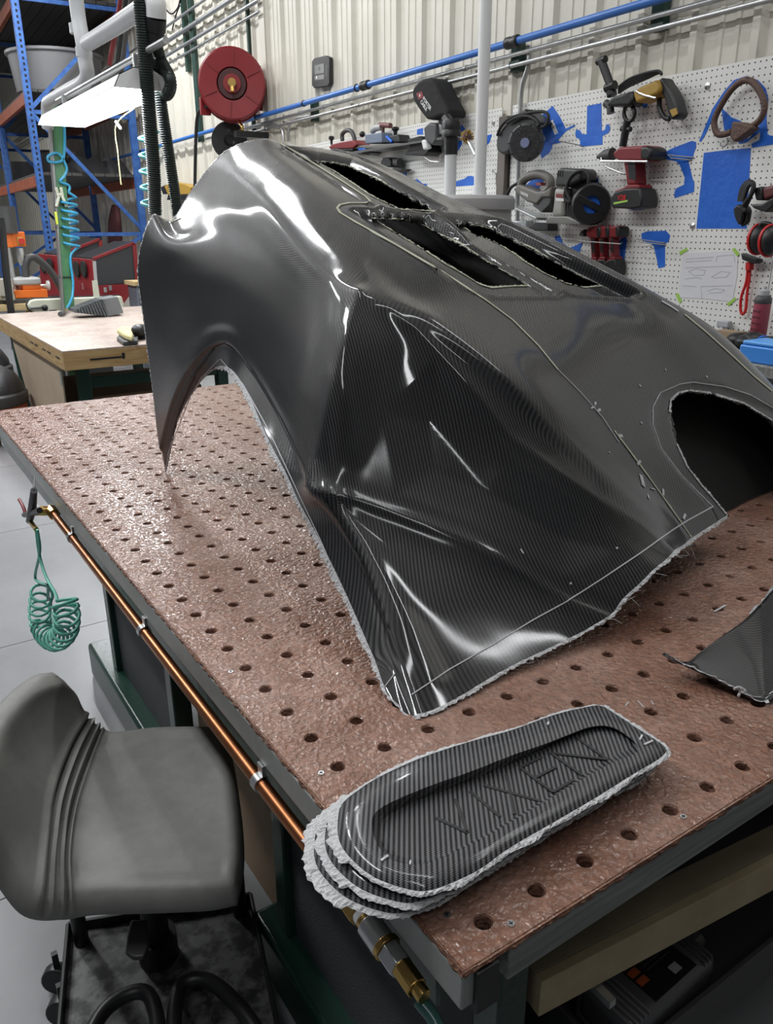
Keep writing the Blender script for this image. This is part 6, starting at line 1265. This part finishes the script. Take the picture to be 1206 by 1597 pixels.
# bench against the wall
BZ = W(1180, 537, .12)[2]
t = thing('wall_bench', 'narrow grey bench along the pegboard wall', 'bench', wxyz(.9, .3, 0))
put('bench_top', MB().box(wxyz(.9, .30, BZ - .02), (2.6, .56, .04), (WE, WN, UP)), 'greywood', t, bev=.003)
for s_ in (-.3, 2.1):
    for d_ in (.08, .52): put('leg', MB().box(wxyz(s_, d_, (BZ - .04) / 2), (.06, .06, BZ - .04), (WE, WN, UP)), 'green', t)
cb_ = W(1180, 537, .12); t = thing('spray_can', 'wine red aerosol can with grey cap on the bench', 'spray can', cb_)
put('can', MB().lathe([(.031, 0), (.033, .003), (.033, .165)], cb_, UP, 28), 'wine', t, smooth=40); put('shoulder', MB().lathe([(.033, .165), (.034, .167), (.033, .185), (.024, .197), (.015, .200)], cb_, UP, 28), 'dgrey', t, smooth=40); put('cap', MB().lathe([(.022, .196), (.021, .215), (.008, .222), (.007, .232)], cb_, UP, 20), 'lgrey', t, smooth=40)
for k in range(5): put('print_line', MB().box(cb_ + WN * .0325 + UP * (.04 + k * .024), (.03, .003, .006), (WE, WN, UP)), mat('print_dark', (.12, .02, .035), .6), t)
p = W(1140, 530, .13); put('wood_block', MB().box(np.array([p[0], p[1], BZ + .022]), (.11, .06, .044), (WE, WN, UP)), 'card', label='brown wooden block beside the aerosol can', cat='wood block', bev=.002)
p = W(1128, 519, .05); put('clear_case', MB().box(np.array([p[0], p[1], BZ + .058]), (.06, .03, .028), (WE, WN, UP)), mat('clear_grey', (.45, .46, .48), .3), label='pale plastic case behind the wooden block', cat='case', bev=.004)
p = W(1185, 560, .26); t = thing('blue_black_drill', 'black and blue power tool heap on the bench', 'power tool', np.array([p[0], p[1], BZ]))
for k, (u, v, rx, rz, m_) in enumerate(((1150, 548, .05, .03, 'plastic'), (1172, 548, .05, .035, 'plastic'), (1192, 545, .04, .03, 'tape'), (1200, 552, .05, .03, 'plastic'), (1165, 560, .07, .03, 'plastic'), (1195, 566, .08, .03, 'plastic'))):
    p = W(u, v, .26); put('tool_body', MB().ball(np.array([p[0], p[1], max(p[2], BZ + rz)]), (rx, .05, rz), 14, 8), m_, t, smooth=60)
put('handle', wtube([(1150, 552, .28), (1165, 540, .28), (1185, 548, .28), (1204, 542, .28)], .28, .012, 8), 'rubber', t, smooth=60)
p = W(1200, 590, .48); t = thing('blue_case', 'bright blue plastic case at the bench front', 'case', np.array([p[0], p[1], BZ])); put('case', MB().box(np.array([p[0], p[1], BZ + .03]) + WE * .08, (.34, .14, .06), (WE, WN, UP)), 'skyblue', t, bev=.006); put('lid', MB().box(np.array([p[0], p[1], BZ + .068]) + WE * .08, (.33, .13, .014), (WE, WN, UP)), mat('blue_lid', (.10, .36, .82), .4), t, bev=.005)
